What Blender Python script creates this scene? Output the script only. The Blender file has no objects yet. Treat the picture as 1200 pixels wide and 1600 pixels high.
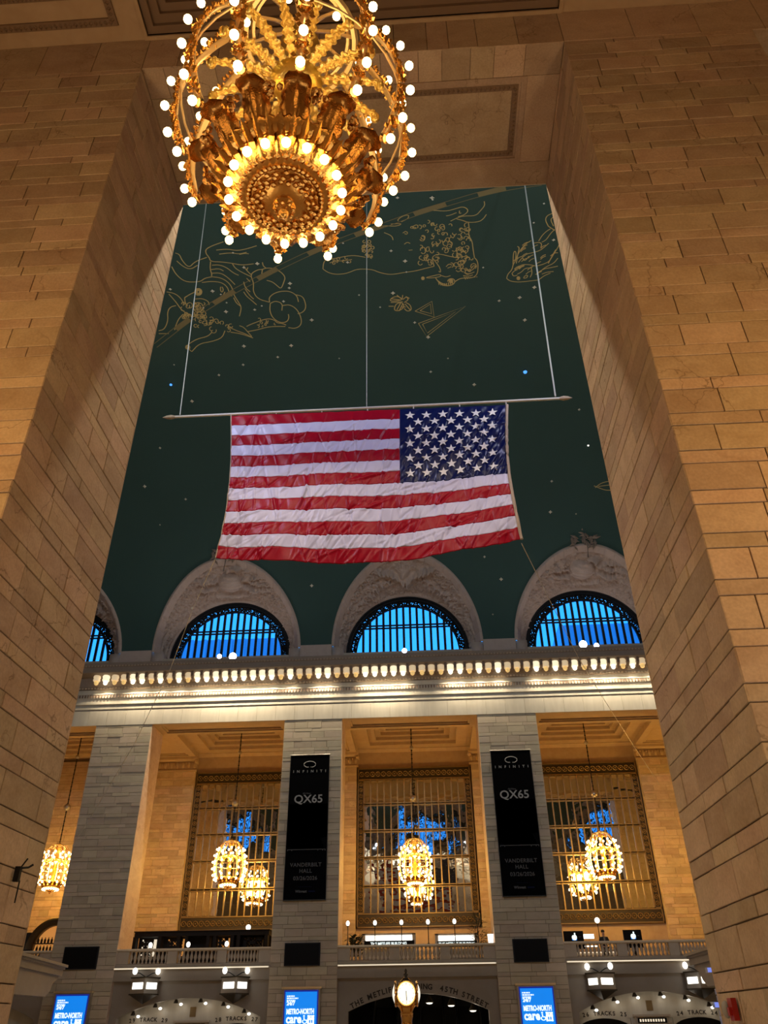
import bpy, math, random
import numpy as np
from mathutils import Matrix, Vector
R_ = random.Random(7)
PI = math.pi
SC = bpy.context.scene
COL = SC.collection

# ------------------------------------------------------------------ camera
CAM = np.array([0.98, 0.0, 2.7])
YAW, PITCH, ROLL, FPX = -0.0493593, 0.5855077, 0.0131562, 1211.295
_fw = np.array([math.sin(YAW)*math.cos(PITCH), math.cos(YAW)*math.cos(PITCH), math.sin(PITCH)])
_rt = np.array([math.cos(YAW), -math.sin(YAW), 0.0])
_dn = np.cross(_fw, _rt)
_c, _s = math.cos(ROLL), math.sin(ROLL)
ROT = np.array([_c*_rt+_s*_dn, -_s*_rt+_c*_dn, _fw])
cam = bpy.data.cameras.new('camera'); camo = bpy.data.objects.new('camera', cam); COL.objects.link(camo)
cam.sensor_fit = 'VERTICAL'; cam.sensor_height = 24.0; cam.lens = FPX/1600*24.0
cam.clip_start = 0.05; cam.clip_end = 500
_m = Matrix.Identity(4)
for i in range(3):
    _m[i][0] = ROT[0][i]; _m[i][1] = -ROT[1][i]; _m[i][2] = -ROT[2][i]; _m[i][3] = CAM[i]
camo.matrix_world = _m
SC.camera = camo

def ray(x, y): return ROT.T @ np.array([(x-600)/FPX, (y-800)/FPX, 1.0])
def atY(x, y, Y): d = ray(x, y); return CAM + d*(Y-CAM[1])/d[1]
def atX(x, y, X): d = ray(x, y); return CAM + d*(X-CAM[0])/d[0]
def atZ(x, y, Z): d = ray(x, y); return CAM + d*(Z-CAM[2])/d[2]

# ------------------------------------------------------------------ world, exposure
SC.view_settings.view_transform = 'Standard'; SC.view_settings.look = 'None'
SC.view_settings.gamma = 1.0; SC.view_settings.use_curve_mapping = False
SC.view_settings.exposure = 0.0
W = bpy.data.worlds.new('dusk'); SC.world = W; W.use_nodes = True
_bg = W.node_tree.nodes['Background']; _bg.inputs[0].default_value = (0.085, 0.80, 2.25, 1); _bg.inputs[1].default_value = 1.0

P_HALL = 98.0       # watts of each lit cornice lamp
P_CHAND = 130.0     # near chandelier
P_GALLERY = 1750.0   # chandeliers of the gallery behind the north piers
P_FLOOD = 1850.0
WARM = (1.0, 0.56, 0.20); CREAM = (1.0, 0.83, 0.58)

def lamp(kind, loc, power, color, radius=0.2, parent=None, spot=None, aim=None, blend=0.3):
    L = bpy.data.lights.new('lamp_light', kind); L.energy = power; L.color = color
    L.shadow_soft_size = radius
    if kind == 'SPOT': L.spot_size = spot; L.spot_blend = blend
    o = bpy.data.objects.new('lamp_light', L); COL.objects.link(o); o.location = loc
    if aim is not None: o.rotation_euler = Vector(aim).to_track_quat('-Z', 'Y').to_euler()
    if parent: o.parent = parent
    return o

# the other chandeliers of the near room, in the bays beside the one in view and one row back
for x, y, p in ((-12.7, 4.0, 1.0), (12.7, 4.0, 1.0)):
    lamp('POINT', (x, y, 9.6), P_CHAND*p, WARM, 0.8)
# added, unseen point lights: warm pair brightens the front walls, low white pair fills below
for x in (-6.6, 6.6): lamp('POINT', (x, 4.2, 8.7), 480.0 if x < 0 else 345.0, (1.0, 0.48, 0.09), 0.6)
for x in (-7.5, 7.5): lamp('POINT', (x, 1.5, 2.6), 560.0 if x < 0 else 480.0, (1.0, 0.90, 0.68), 0.6)

# ------------------------------------------------------------------ materials
def nt(m): m.use_nodes = True; return m.node_tree
def mat(name, col, rough=0.6, metal=0.0, spec=0.5, noise=None, bump=None, rnd=0.0, stretch=None):
    m = bpy.data.materials.new(name); t = nt(m); b = t.nodes['Principled BSDF']
    b.inputs['Roughness'].default_value = rough; b.inputs['Metallic'].default_value = metal
    b.inputs['Specular IOR Level'].default_value = spec
    b.inputs['Base Color'].default_value = (*col, 1)
    m.diffuse_color = (*col, 1)
    last = None
    if noise or rnd:
        c = t.nodes.new('ShaderNodeRGB'); c.outputs[0].default_value = (*col, 1); last = c.outputs[0]
    geo = t.nodes.new('ShaderNodeNewGeometry') if (noise or bump) else None
    if noise:
        sc, amt, dark = noise
        mp = t.nodes.new('ShaderNodeMapping'); t.links.new(geo.outputs['Position'], mp.inputs[0])
        mp.inputs['Scale'].default_value = stretch or (1, 1, 1)
        n = t.nodes.new('ShaderNodeTexNoise'); n.inputs['Scale'].default_value = sc; n.inputs['Detail'].default_value = 6
        n.inputs['Distortion'].default_value = 0.6
        t.links.new(mp.outputs[0], n.inputs['Vector'])
        mx = t.nodes.new('ShaderNodeMixRGB'); mx.blend_type = 'MULTIPLY'
        rp = t.nodes.new('ShaderNodeValToRGB'); rp.color_ramp.elements[0].position = 0.3; rp.color_ramp.elements[1].position = 0.65
        rp.color_ramp.elements[0].color = (*dark, 1); rp.color_ramp.elements[1].color = (1, 1, 1, 1)
        t.links.new(n.outputs['Fac'], rp.inputs[0]); mx.inputs[0].default_value = amt
        t.links.new(last, mx.inputs[1]); t.links.new(rp.outputs[0], mx.inputs[2]); last = mx.outputs[0]
    if rnd:
        oi = t.nodes.new('ShaderNodeObjectInfo')
        hs = t.nodes.new('ShaderNodeHueSaturation')
        mr = t.nodes.new('ShaderNodeMapRange'); mr.inputs[3].default_value = 1-rnd; mr.inputs[4].default_value = 1+rnd
        t.links.new(oi.outputs['Random'], mr.inputs[0]); t.links.new(mr.outputs[0], hs.inputs['Value'])
        w = t.nodes.new('ShaderNodeTexWhiteNoise'); w.noise_dimensions = '1D'; t.links.new(oi.outputs['Random'], w.inputs['W'])
        m2 = t.nodes.new('ShaderNodeMapRange'); m2.inputs[3].default_value = 0.485; m2.inputs[4].default_value = 0.508
        t.links.new(w.outputs['Value'], m2.inputs[0]); t.links.new(m2.outputs[0], hs.inputs['Hue'])
        t.links.new(last, hs.inputs['Color']); last = hs.outputs[0]
    if last is not None: t.links.new(last, b.inputs['Base Color'])
    if bump:
        sc, st = bump
        n = t.nodes.new('ShaderNodeTexNoise'); n.inputs['Scale'].default_value = sc; n.inputs['Detail'].default_value = 5
        t.links.new(geo.outputs['Position'], n.inputs['Vector'])
        bp = t.nodes.new('ShaderNodeBump'); bp.inputs['Strength'].default_value = st; bp.inputs['Distance'].default_value = 0.02
        t.links.new(n.outputs['Fac'], bp.inputs['Height']); t.links.new(bp.outputs[0], b.inputs['Normal'])
    return m
def emit(name, col, strength):
    m = bpy.data.materials.new(name); t = nt(m); b = t.nodes['Principled BSDF']
    b.inputs['Base Color'].default_value = (*[min(1, c*0.8) for c in col], 1)
    b.inputs['Emission Color'].default_value = (*col, 1); b.inputs['Emission Strength'].default_value = strength
    m.cycles.emission_sampling = 'NONE'
    return m

M = {}
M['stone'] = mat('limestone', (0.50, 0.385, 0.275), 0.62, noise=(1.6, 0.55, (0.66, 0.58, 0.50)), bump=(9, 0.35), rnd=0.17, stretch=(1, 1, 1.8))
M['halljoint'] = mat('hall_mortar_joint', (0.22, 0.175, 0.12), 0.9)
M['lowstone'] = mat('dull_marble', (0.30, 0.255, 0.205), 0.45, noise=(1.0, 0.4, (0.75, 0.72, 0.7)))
M['joint'] = mat('mortar_joint', (0.10, 0.065, 0.035), 0.9)
M['marble'] = mat('pale_marble', (0.60, 0.55, 0.45), 0.4, noise=(1.2, 0.45, (0.70, 0.68, 0.64)), stretch=(2.2, 1, 0.35))
M['hallstone'] = mat('grey_limestone', (0.52, 0.44, 0.32), 0.6, noise=(1.5, 0.4, (0.7, 0.66, 0.6)), rnd=0.14, stretch=(1, 1, 2))
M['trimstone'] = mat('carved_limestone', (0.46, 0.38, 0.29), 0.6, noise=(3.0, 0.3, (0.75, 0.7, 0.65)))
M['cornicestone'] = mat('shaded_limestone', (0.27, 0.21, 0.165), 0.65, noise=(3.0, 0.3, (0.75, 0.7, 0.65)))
M['relief'] = mat('relief_plaster', (0.52, 0.41, 0.35), 0.75, bump=(5.5, .5), noise=(2.0, 0.35, (0.7, 0.66, 0.62)))
M['plaster'] = mat('ceiling_plaster', (0.45, 0.33, 0.22), 0.7, noise=(2.5, 0.35, (0.7, 0.62, 0.55)))
M['coffer'] = mat('coffer_wood_brown', (0.20, 0.13, 0.085), 0.6)
M['floor'] = mat('floor_marble', (0.55, 0.48, 0.40), 0.25, noise=(0.6, 0.4, (0.75, 0.7, 0.66)))
M['vault'] = mat('vault_green_paint', (0.032, 0.080, 0.070), 0.8, noise=(0.22, 0.35, (0.75, 0.78, 0.78)))
M['goldline'] = mat('gold_leaf_line', (0.58, 0.46, 0.19), 0.5, 0.1)
M['goldband'] = mat('faded_gold_band', (0.25, 0.21, 0.10), 0.6, 0.1)
M['star'] = mat('star_gilding', (0.75, 0.70, 0.55), 0.4)
M['starblue'] = emit('star_lamp_blue', (0.08, 0.35, 1.0), 1.3)
M['starwhite'] = emit('star_lamp_white', (1, 0.95, 0.85), 1.2)
M['gold'] = mat('gilded_brass', (0.74, 0.40, 0.11), 0.27, 1.0, bump=(60, 0.28))
M['leafgold'] = mat('aged_gilding', (0.46, 0.23, 0.065), 0.25, 1.0, bump=(60, 0.28))
M['palegold'] = mat('pale_gilding', (0.86, 0.70, 0.44), 0.34, 0.85)
M['greengold'] = mat('bright_gilding', (0.85, 0.66, 0.22), 0.28, 1.0, bump=(60, 0.28))
M['bronze'] = mat('dark_bronze', (0.045, 0.033, 0.019), 0.5, 0.3)
M['bronzebar'] = mat('bronze_glazing_bar', (0.30, 0.21, 0.10), 0.42, 0.7)
M['blackiron'] = mat('black_iron', (0.010, 0.011, 0.014), 0.6, 0.0, spec=0.25)
M['bulb'] = emit('warm_bulb', (1.0, 0.66, 0.25), 14.0); M['bulb'].cycles.emission_sampling = 'AUTO'
M['bulbfar'] = emit('warm_bulb_small', (1.0, 0.78, 0.46), 11.0)
M['lampon'] = emit('cornice_lamp_glass', (1.0, 0.92, 0.70), 2.2)
M['lampdim'] = emit('cornice_lamp_glass_dim', (1.0, 0.66, 0.24), 0.55)
M['lampshadeon'] = emit('cornice_shade_glow', (1.0, 0.88, 0.60), 0.95)
M['lampshadedim'] = emit('cornice_shade_glow_dim', (1.0, 0.76, 0.46), 0.48)
M['floodwhite'] = emit('floodlight_lens', (0.80, 0.78, 1.0), 14.0)
M['whitelit'] = emit('lit_white_glass', (1.0, 0.97, 0.88), 2.2)
M['softlit'] = emit('lit_cream_panel', (1.0, 0.86, 0.64), 0.8)
M['amber'] = emit('amber_backlight', (1.0, 0.42, 0.10), 0.45)
M['black'] = mat('black_glass', (0.003, 0.003, 0.004), 0.5, spec=0.15)
M['bannerblack'] = mat('black_banner_cloth', (0.0016, 0.0017, 0.0024), 0.8, spec=0.05)
M['printwhite'] = mat('printed_white', (0.36, 0.36, 0.36), 0.7)
M['printgrey'] = mat('printed_grey', (0.10, 0.10, 0.105), 0.7)
M['printnavy'] = mat('printed_navy', (0.008, 0.011, 0.038), 0.8, spec=0.05)
M['printcar'] = mat('printed_black', (0.0012, 0.0012, 0.0015), 0.8, spec=0.05)
M['screenblue'] = emit('screen_blue', (0.004, 0.22, 0.83), 0.95)
M['screenwhite'] = emit('screen_white', (0.85, 1.0, 1.0), 1.0)
M['screenrim'] = emit('screen_navy_rim', (0.01, 0.03, 0.40), 0.5)
M['steel'] = mat('brushed_steel', (0.45, 0.42, 0.38), 0.35, 0.9)
M['wire'] = mat('steel_cable', (0.62, 0.60, 0.55), 0.4, 0.3)
M['rope'] = mat('tan_rope', (0.42, 0.33, 0.24), 0.8)
M['red'] = mat('flag_red', (0.29, 0.002, 0.014), 0.33, spec=0.14)
M['white'] = mat('flag_white', (0.52, 0.51, 0.66), 0.36, spec=0.28)
M['blue'] = mat('flag_blue', (0.004, 0.007, 0.058), 0.30, spec=0.2)
M['starcloth'] = mat('flag_star_white', (0.78, 0.76, 0.70), 0.5)
M['leaf'] = mat('dark_leaf', (0.010, 0.018, 0.008), 0.6)
M['inkbrown'] = mat('incised_letters', (0.035, 0.025, 0.018), 0.8)
M['skin'] = mat('skin', (0.55, 0.36, 0.26), 0.6)
M['suit'] = mat('dark_suit', (0.015, 0.015, 0.02), 0.8)
M['hair'] = mat('dark_hair', (0.012, 0.009, 0.008), 0.6)
M['alarmred'] = mat('alarm_red', (0.35, 0.01, 0.01), 0.4)
M['tower'] = mat('office_tower_facade', (0.50, 0.62, 0.80), 0.7)
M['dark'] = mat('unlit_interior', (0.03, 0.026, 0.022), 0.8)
M['lilacstone'] = mat('grey_parapet_stone', (0.27, 0.225, 0.185), 0.6, noise=(2, 0.3, (0.75, 0.7, 0.7)))

def add_cracks(m, amt=.55):
    t = m.node_tree; b = t.nodes['Principled BSDF']; src = b.inputs['Base Color'].links[0].from_socket
    ge = t.nodes.new('ShaderNodeNewGeometry'); n = t.nodes.new('ShaderNodeTexNoise'); n.inputs['Scale'].default_value = 2.2; n.inputs['Detail'].default_value = 4
    t.links.new(ge.outputs['Position'], n.inputs['Vector'])
    ad = t.nodes.new('ShaderNodeVectorMath'); ad.operation = 'MULTIPLY_ADD'; t.links.new(n.outputs['Color'], ad.inputs[0]); ad.inputs[1].default_value = (.8, .8, .8); t.links.new(ge.outputs['Position'], ad.inputs[2])
    v = t.nodes.new('ShaderNodeTexVoronoi'); v.feature = 'DISTANCE_TO_EDGE'; v.inputs['Scale'].default_value = .75; t.links.new(ad.outputs[0], v.inputs['Vector'])
    r = t.nodes.new('ShaderNodeMapRange'); r.inputs[1].default_value = .002; r.inputs[2].default_value = .009; r.inputs[3].default_value = 1; r.inputs[4].default_value = 0; t.links.new(v.outputs['Distance'], r.inputs[0])
    k = t.nodes.new('ShaderNodeTexNoise'); k.inputs['Scale'].default_value = .55; t.links.new(ge.outputs['Position'], k.inputs['Vector'])
    kr = t.nodes.new('ShaderNodeMapRange'); kr.inputs[1].default_value = .50; kr.inputs[2].default_value = .58; kr.inputs[4].default_value = amt; t.links.new(k.outputs['Fac'], kr.inputs[0])
    mu = t.nodes.new('ShaderNodeMath'); mu.operation = 'MULTIPLY'; t.links.new(r.outputs[0], mu.inputs[0]); t.links.new(kr.outputs[0], mu.inputs[1])
    g = t.nodes.new('ShaderNodeTexNoise'); g.inputs['Scale'].default_value = 26; g.inputs['Detail'].default_value = 3; t.links.new(ge.outputs['Position'], g.inputs['Vector'])
    gr = t.nodes.new('ShaderNodeMapRange'); gr.inputs[1].default_value = .3; gr.inputs[2].default_value = .7; gr.inputs[3].default_value = .88; gr.inputs[4].default_value = 1.08; t.links.new(g.outputs['Fac'], gr.inputs[0])
    m0 = t.nodes.new('ShaderNodeMixRGB'); m0.blend_type = 'MULTIPLY'; m0.inputs[0].default_value = 1; t.links.new(src, m0.inputs[1]); t.links.new(gr.outputs[0], m0.inputs[2])
    mx = t.nodes.new('ShaderNodeMixRGB'); t.links.new(mu.outputs[0], mx.inputs[0]); t.links.new(m0.outputs[0], mx.inputs[1]); mx.inputs[2].default_value = (.12, .07, .035, 1)
    t.links.new(mx.outputs[0], b.inputs['Base Color'])
add_cracks(M['stone'])
# windows of the gallery: dark mirror-like glass; lunette panes: clear glass
def glass_mirror():
    m = bpy.data.materials.new('mirroring_glass'); t = nt(m); t.nodes.clear()
    o = t.nodes.new('ShaderNodeOutputMaterial'); mx = t.nodes.new('ShaderNodeMixShader'); mx.inputs[0].default_value = 0.55
    g = t.nodes.new('ShaderNodeBsdfGlossy'); g.inputs['Roughness'].default_value = 0.012; g.inputs[0].default_value = (0.95, 0.97, 1, 1)
    d = t.nodes.new('ShaderNodeBsdfDiffuse'); d.inputs[0].default_value = (0.02, 0.022, 0.025, 1)
    ge = t.nodes.new('ShaderNodeNewGeometry'); n = t.nodes.new('ShaderNodeTexNoise'); n.inputs['Scale'].default_value = 0.9
    bp = t.nodes.new('ShaderNodeBump'); bp.inputs['Strength'].default_value = 0.5; bp.inputs['Distance'].default_value = 0.02
    t.links.new(ge.outputs['Position'], n.inputs['Vector']); t.links.new(n.outputs['Fac'], bp.inputs['Height'])
    t.links.new(bp.outputs[0], g.inputs['Normal'])
    t.links.new(d.outputs[0], mx.inputs[1]); t.links.new(g.outputs[0], mx.inputs[2]); t.links.new(mx.outputs[0], o.inputs[0])
    return m
def glass_clear():
    m = bpy.data.materials.new('clear_window_glass'); t = nt(m); t.nodes.clear()
    o = t.nodes.new('ShaderNodeOutputMaterial'); mx = t.nodes.new('ShaderNodeMixShader'); mx.inputs[0].default_value = 0.07
    g = t.nodes.new('ShaderNodeBsdfGlossy'); g.inputs['Roughness'].default_value = 0.03
    tr = t.nodes.new('ShaderNodeBsdfTransparent'); tr.inputs[0].default_value = (0.75, 0.9, 0.98, 1)
    t.links.new(tr.outputs[0], mx.inputs[1]); t.links.new(g.outputs[0], mx.inputs[2]); t.links.new(mx.outputs[0], o.inputs[0])
    return m
M['mirror'] = glass_mirror(); M['pane'] = glass_clear()

# ------------------------------------------------------------------ mesh helpers
class MB:
    def __init__(s): s.v = []; s.f = []
    def add(s, vs, fs):
        n = len(s.v); s.v += [tuple(map(float, p)) for p in vs]; s.f += [tuple(i+n for i in f) for f in fs]; return s
    def box(s, x0, x1, y0, y1, z0, z1):
        return s.add([(x0,y0,z0),(x1,y0,z0),(x1,y1,z0),(x0,y1,z0),(x0,y0,z1),(x1,y0,z1),(x1,y1,z1),(x0,y1,z1)],
                     [(3,2,1,0),(4,5,6,7),(0,1,5,4),(1,2,6,5),(2,3,7,6),(3,0,4,7)])
    def prism(s, poly, axis, a0, a1):
        """poly in the two other axes, swept along axis from a0 to a1"""
        n = len(poly)
        def P(p, a): return (a, p[0], p[1]) if axis == 0 else ((p[0], a, p[1]) if axis == 1 else (p[0], p[1], a))
        vs = [P(p, a0) for p in poly] + [P(p, a1) for p in poly]
        fs = [(i, (i+1) % n, n+(i+1) % n, n+i) for i in range(n)] + [tuple(range(n-1, -1, -1)), tuple(range(n, 2*n))]
        return s.add(vs, fs)
    def lathe(s, prof, seg=16, c=(0, 0, 0), mod=None):
        vs = []
        for (r, z) in prof:
            for k in range(seg):
                a = 2*PI*k/seg; rr = r*(mod(a, z) if mod else 1)
                vs.append((c[0]+rr*math.cos(a), c[1]+rr*math.sin(a), c[2]+z))
        fs = []
        for i in range(len(prof)-1):
            for k in range(seg):
                k2 = (k+1) % seg
                fs.append((i*seg+k, i*seg+k2, (i+1)*seg+k2, (i+1)*seg+k))
        if prof[0][0] > 1e-4: fs.append(tuple(range(seg-1, -1, -1)))
        if prof[-1][0] > 1e-4: fs.append(tuple((len(prof)-1)*seg+k for k in range(seg)))
        return s.add(vs, fs)
    def tube(s, pts, r, seg=6, closed=False):
        pts = [Vector(p) for p in pts]; n = len(pts); vs = []
        rr = r if hasattr(r, '__len__') else [r]*n
        up = Vector((0, 0, 1))
        for i, p in enumerate(pts):
            if closed: t = pts[(i+1) % n]-pts[i-1]
            else: t = pts[min(i+1, n-1)]-pts[max(i-1, 0)]
            t.normalize()
            a = t.cross(up)
            if a.length < 1e-3: a = t.cross(Vector((1, 0, 0)))
            a.normalize(); b = t.cross(a)
            for k in range(seg):
                q = p + (a*math.cos(2*PI*k/seg)+b*math.sin(2*PI*k/seg))*rr[i]; vs.append(q[:])
        fs = []
        for i in range(n if closed else n-1):
            j = (i+1) % n
            for k in range(seg):
                k2 = (k+1) % seg; fs.append((i*seg+k, j*seg+k, j*seg+k2, i*seg+k2))
        if not closed: fs += [tuple(range(seg)), tuple((n-1)*seg+k for k in range(seg-1, -1, -1))]
        return s.add(vs, fs)
    def ball(s, c, r, seg=8, rings=5, sz=1.0):
        prof = [(max(1e-5, r*math.sin(PI*i/rings)), -r*sz*math.cos(PI*i/rings)) for i in range(rings+1)]
        return s.lathe(prof, seg, c)
    def octa(s, c, rx, ry, rz):
        x, y, z = c
        return s.add([(x-rx,y,z),(x+rx,y,z),(x,y-ry,z),(x,y+ry,z),(x,y,z-rz),(x,y,z+rz)],
                     [(0,2,5),(2,1,5),(1,3,5),(3,0,5),(2,0,4),(1,2,4),(3,1,4),(0,3,4)])
    def grid(s, P, close=False):
        """P: array (n,m,3)"""
        P = np.asarray(P); n, m = P.shape[:2]
        return s.add(P.reshape(-1, 3), [(i*m+j, i*m+j+1, (i+1)*m+j+1, (i+1)*m+j) for i in range(n-1) for j in range(m-1)])
    def frame(s, x0, x1, y0, y1, w, z0, z1):
        """mitred rectangular frame in plan"""
        o = [(x0,y0),(x1,y0),(x1,y1),(x0,y1)]; i = [(x0+w,y0+w),(x1-w,y0+w),(x1-w,y1-w),(x0+w,y1-w)]
        for k in range(4):
            s.prism([o[k], o[(k+1) % 4], i[(k+1) % 4], i[k]], 2, z0, z1)
        return s
    def mesh(s, name, smooth=False):
        me = bpy.data.meshes.new(name); me.from_pydata(s.v, [], s.f); me.update()
        if smooth: me.polygons.foreach_set('use_smooth', [True]*len(me.polygons))
        return me
    def build(s, name, m, parent=None, smooth=False, **kw):
        return link(name, s.mesh(name, smooth), m, parent, **kw)

def link(name, me, m=None, parent=None, loc=None, rot=None, **props):
    o = bpy.data.objects.new(name, me); COL.objects.link(o)
    if m is not None and me is not None and len(me.materials) == 0: me.materials.append(M[m] if isinstance(m, str) else m)
    if loc is not None: o.location = loc
    if rot is not None: o.rotation_euler = rot
    if parent is not None: o.parent = parent
    for k, v in props.items(): o[k] = v
    return o
def thing(name, label, cat, loc=(0, 0, 0), rot=None, group=None, me=None, m=None):
    o = link(name, me, m, None, loc, rot, label=label, category=cat)
    if group: o['group'] = group
    return o
def struct(name, mb, m, parent=None, smooth=False, **kw):
    o = mb.build(name, m, parent, smooth, **kw)
    if parent is None: o['kind'] = 'structure'
    return o
def tag(o, label, cat, group=None):
    o['label'] = label; o['category'] = cat
    if group: o['group'] = group
    return o
def copy_tree(o, parent=None, skip_lights=False):
    c = o.copy(); COL.objects.link(c)
    if parent is not None: c.parent = parent
    for ch in list(o.children): copy_tree(ch, c)
    return c
def text(body, size, loc, m, parent=None, rot=(PI/2, 0, 0), align='CENTER', ext=0.006, name='lettering', sx=1.0, bold=0.0, space=1.0):
    cu = bpy.data.curves.new(name, 'FONT'); cu.body = body; cu.size = size; cu.align_x = align; cu.align_y = 'CENTER'
    cu.extrude = ext; cu.resolution_u = 3; cu.offset = bold; cu.space_character = space
    cu.materials.append(M[m]); tmp = bpy.data.objects.new(name, cu)
    me = bpy.data.meshes.new_from_object(tmp); me.name = name; bpy.data.objects.remove(tmp); bpy.data.curves.remove(cu)
    o = bpy.data.objects.new(name, me); COL.objects.link(o)
    o.location = loc; o.rotation_euler = rot; o.scale = (sx, 1, 1)
    if parent is not None: o.parent = parent
    return o

# ------------------------------------------------------------------ plan of the place
S, HB = 12.7, 4.44                     # bay spacing, half opening
NF, SF, NR = 50.0, 11.46, 8.2          # north pier face, south pier face (hall side), south pier face (near room side)
YM = (NF+SF)/2                          # hall axis
ZB, ZC = 19.65, 20.9                   # underside of the beams, ceiling of the near room
VA, VB, VZ = (NF-SF)/2, 15.0, 23.0     # vault ellipse
XE = 2.5*S+1.91                        # end walls
BAYS = [-2, -1, 0, 1, 2]

# courses of the masonry: a tall one and a short one by turns
def courses(z0, z1):
    zs = []
    for k in range(-20, 20):
        zs += [9.975+0.635*k, 10.185+0.635*k]
    zs = [z for z in sorted(zs) if z0+0.06 < z < z1-0.06]
    zs = [z0]+zs+[z1]
    return list(zip(zs[:-1], zs[1:]))
_blk = {}
def block_mesh(w, h, mname, gap, dep):
    key = (round(w, 2), round(h, 3), mname, gap)
    if key in _blk: return _blk[key]
    a, b = w/2-gap, h/2-gap; c = min(gap*0.9, 0.012)
    mb = MB(); mb.add([(-a,dep,-b),(a,dep,-b),(a,dep,b),(-a,dep,b),(-a,c,-b),(a,c,-b),(a,c,b),(-a,c,b),(-a+c,0,-b+c),(a-c,0,-b+c),(a-c,0,b-c),(-a+c,0,b-c)],
        [(8,9,10,11),(4,5,9,8),(5,6,10,9),(6,7,11,10),(7,4,8,11),(0,1,5,4),(1,2,6,5),(2,3,7,6),(3,0,4,7)])
    me = mb.mesh('stone_block'); me.materials.append(M[mname]); _blk[key] = me
    return me
def lay(parent, length, z0, z1, place, mname='stone', seed=0, gap=0.007, dep=0.03, lens=(0.7, 1.35), limit=300, proud=0.006):
    """blocks on a wall: place(s, z, out) -> (location, rotation); s along the wall"""
    r = random.Random(seed); todo = []
    for zc0, zc1 in reversed(courses(z0, z1)) if False else courses(z0, z1):
        s = 0.0; first = True
        while s < length-1e-6:
            w = r.uniform(*lens)*(1.0 if zc1-zc0 > 0.3 else 1.15)
            if first: w *= r.uniform(0.45, 1.0); first = False
            if length-s-w < 0.4: w = length-s
            w = min(w, length-s); w = round(w*20)/20 if length-s-w > 0.01 else w
            todo.append((s+w/2, (zc0+zc1)/2, w, zc1-zc0)); s += w
    todo.sort(key=lambda t: t[1])
    for i, (s, z, w, h) in enumerate(todo[:limit]):
        loc, rot = place(s, z, r.uniform(-proud, proud))
        link('stone_block', block_mesh(w, h, mname, gap, dep), None, parent, loc, rot)
    if len(todo) > limit:
        mb = MB(); 
        for s, z, w, h in todo[limit:]:
            loc, rot = place(s, z, 0); me = block_mesh(w, h, mname, gap, dep)
            mt = Matrix.LocRotScale(Vector(loc), Matrix.Rotation(rot[2], 3, 'Z').to_quaternion(), None)
            mb.add([mt @ v.co for v in me.vertices], [tuple(p.vertices) for p in me.polygons])
        mb.build('stone_block', mname, parent)['kind'] = 'stuff'

# ------------------------------------------------------------------ shell: floors, piers, walls, ceilings
struct('floor', MB().box(-XE, XE, NR+3, NF+13, -0.3, 0.0).box(-XE, XE, -9, NR+3.2, -0.3, 1.1), 'floor')
def lintel_profile(): pass

# south piers beside the passage one looks through
for sd, nm in ((-1, 'left'), (1, 'right')):
    x0, x1 = sorted((sd*HB, sd*(HB+3.82)))
    core = MB().box(x0+0.03, x1-0.03, NR+0.03, SF-0.03, 0, ZB)
    w = struct('wall_%s' % nm, core, 'joint')
    hs = MB().box(x0, x1, SF-0.03, SF, 0, ZB); xo = x0 if sd < 0 else x1-0.03
    hs.box(xo, xo+0.03, NR, SF, 0, ZB)
    hs.build('rear_facing', 'stone', w)
    lay(w, 3.82, 1.0, ZB, lambda s, z, o, x0=x0: ((x0+s, NR-o, z), (0, 0, 0)), seed=11+sd)
    w2 = struct('wall_%s_return' % nm, MB().box(sd*HB+(0.025 if sd > 0 else -0.03), sd*HB+(0.03 if sd > 0 else -0.025), NR+0.04, SF-0.04, 1.0, ZB-0.02), 'joint')
    if sd < 0: lay(w2, SF-NR, 1.0, ZB, lambda s, z, o: ((-HB+o, NR+s, z), (0, 0, PI/2)), seed=21, lens=(0.6, 1.3))
    else: lay(w2, SF-NR, 1.0, ZB, lambda s, z, o: ((HB-o, SF-s, z), (0, 0, -PI/2)), seed=23, lens=(0.6, 1.3))
# the other south piers and the mass above all openings
mb = MB()
for k in (-3, -2, 1, 2):
    xc = (k+0.5)*S; mb.box(xc-1.91, xc+1.91, NR, SF, 0, ZB)
mb.box(-XE, XE, SF-0.6, SF, ZB, 24.3); mb.box(-XE, XE, NR+0.03, SF-0.6, ZB+0.07, 24.3)
sw = struct('wall_south', mb, 'stone')
lay(sw, 2*HB, ZB, ZC, lambda s, z, o: ((-HB+s, NR-o, ZB+(ZC-ZB)/2), (0, 0, 0)), seed=5, lens=(0.5, 0.95)) if False else None
r = random.Random(3)
def row_blocks(parent, x0, x1, z0, z1, y, seed, lens):
    r = random.Random(seed); x = x0
    while x < x1-1e-6:
        w = round(r.uniform(*lens)*20)/20
        if x1-x-w < lens[0]*0.7: w = x1-x
        link('stone_block', block_mesh(w, z1-z0, 'stone', 0.006, 0.03), None, parent, (x+w/2, y-r.uniform(-.005, .005), (z0+z1)/2)); x += w
row_blocks(sw, -HB, HB, ZB, ZC, NR, 5, (0.45, 0.95))
row_blocks(sw, -HB-6, -HB, ZB, ZC, NR, 6, (1.2, 2.2)); row_blocks(sw, HB, HB+6, ZB, ZC, NR, 8, (1.2, 2.2))

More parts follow.
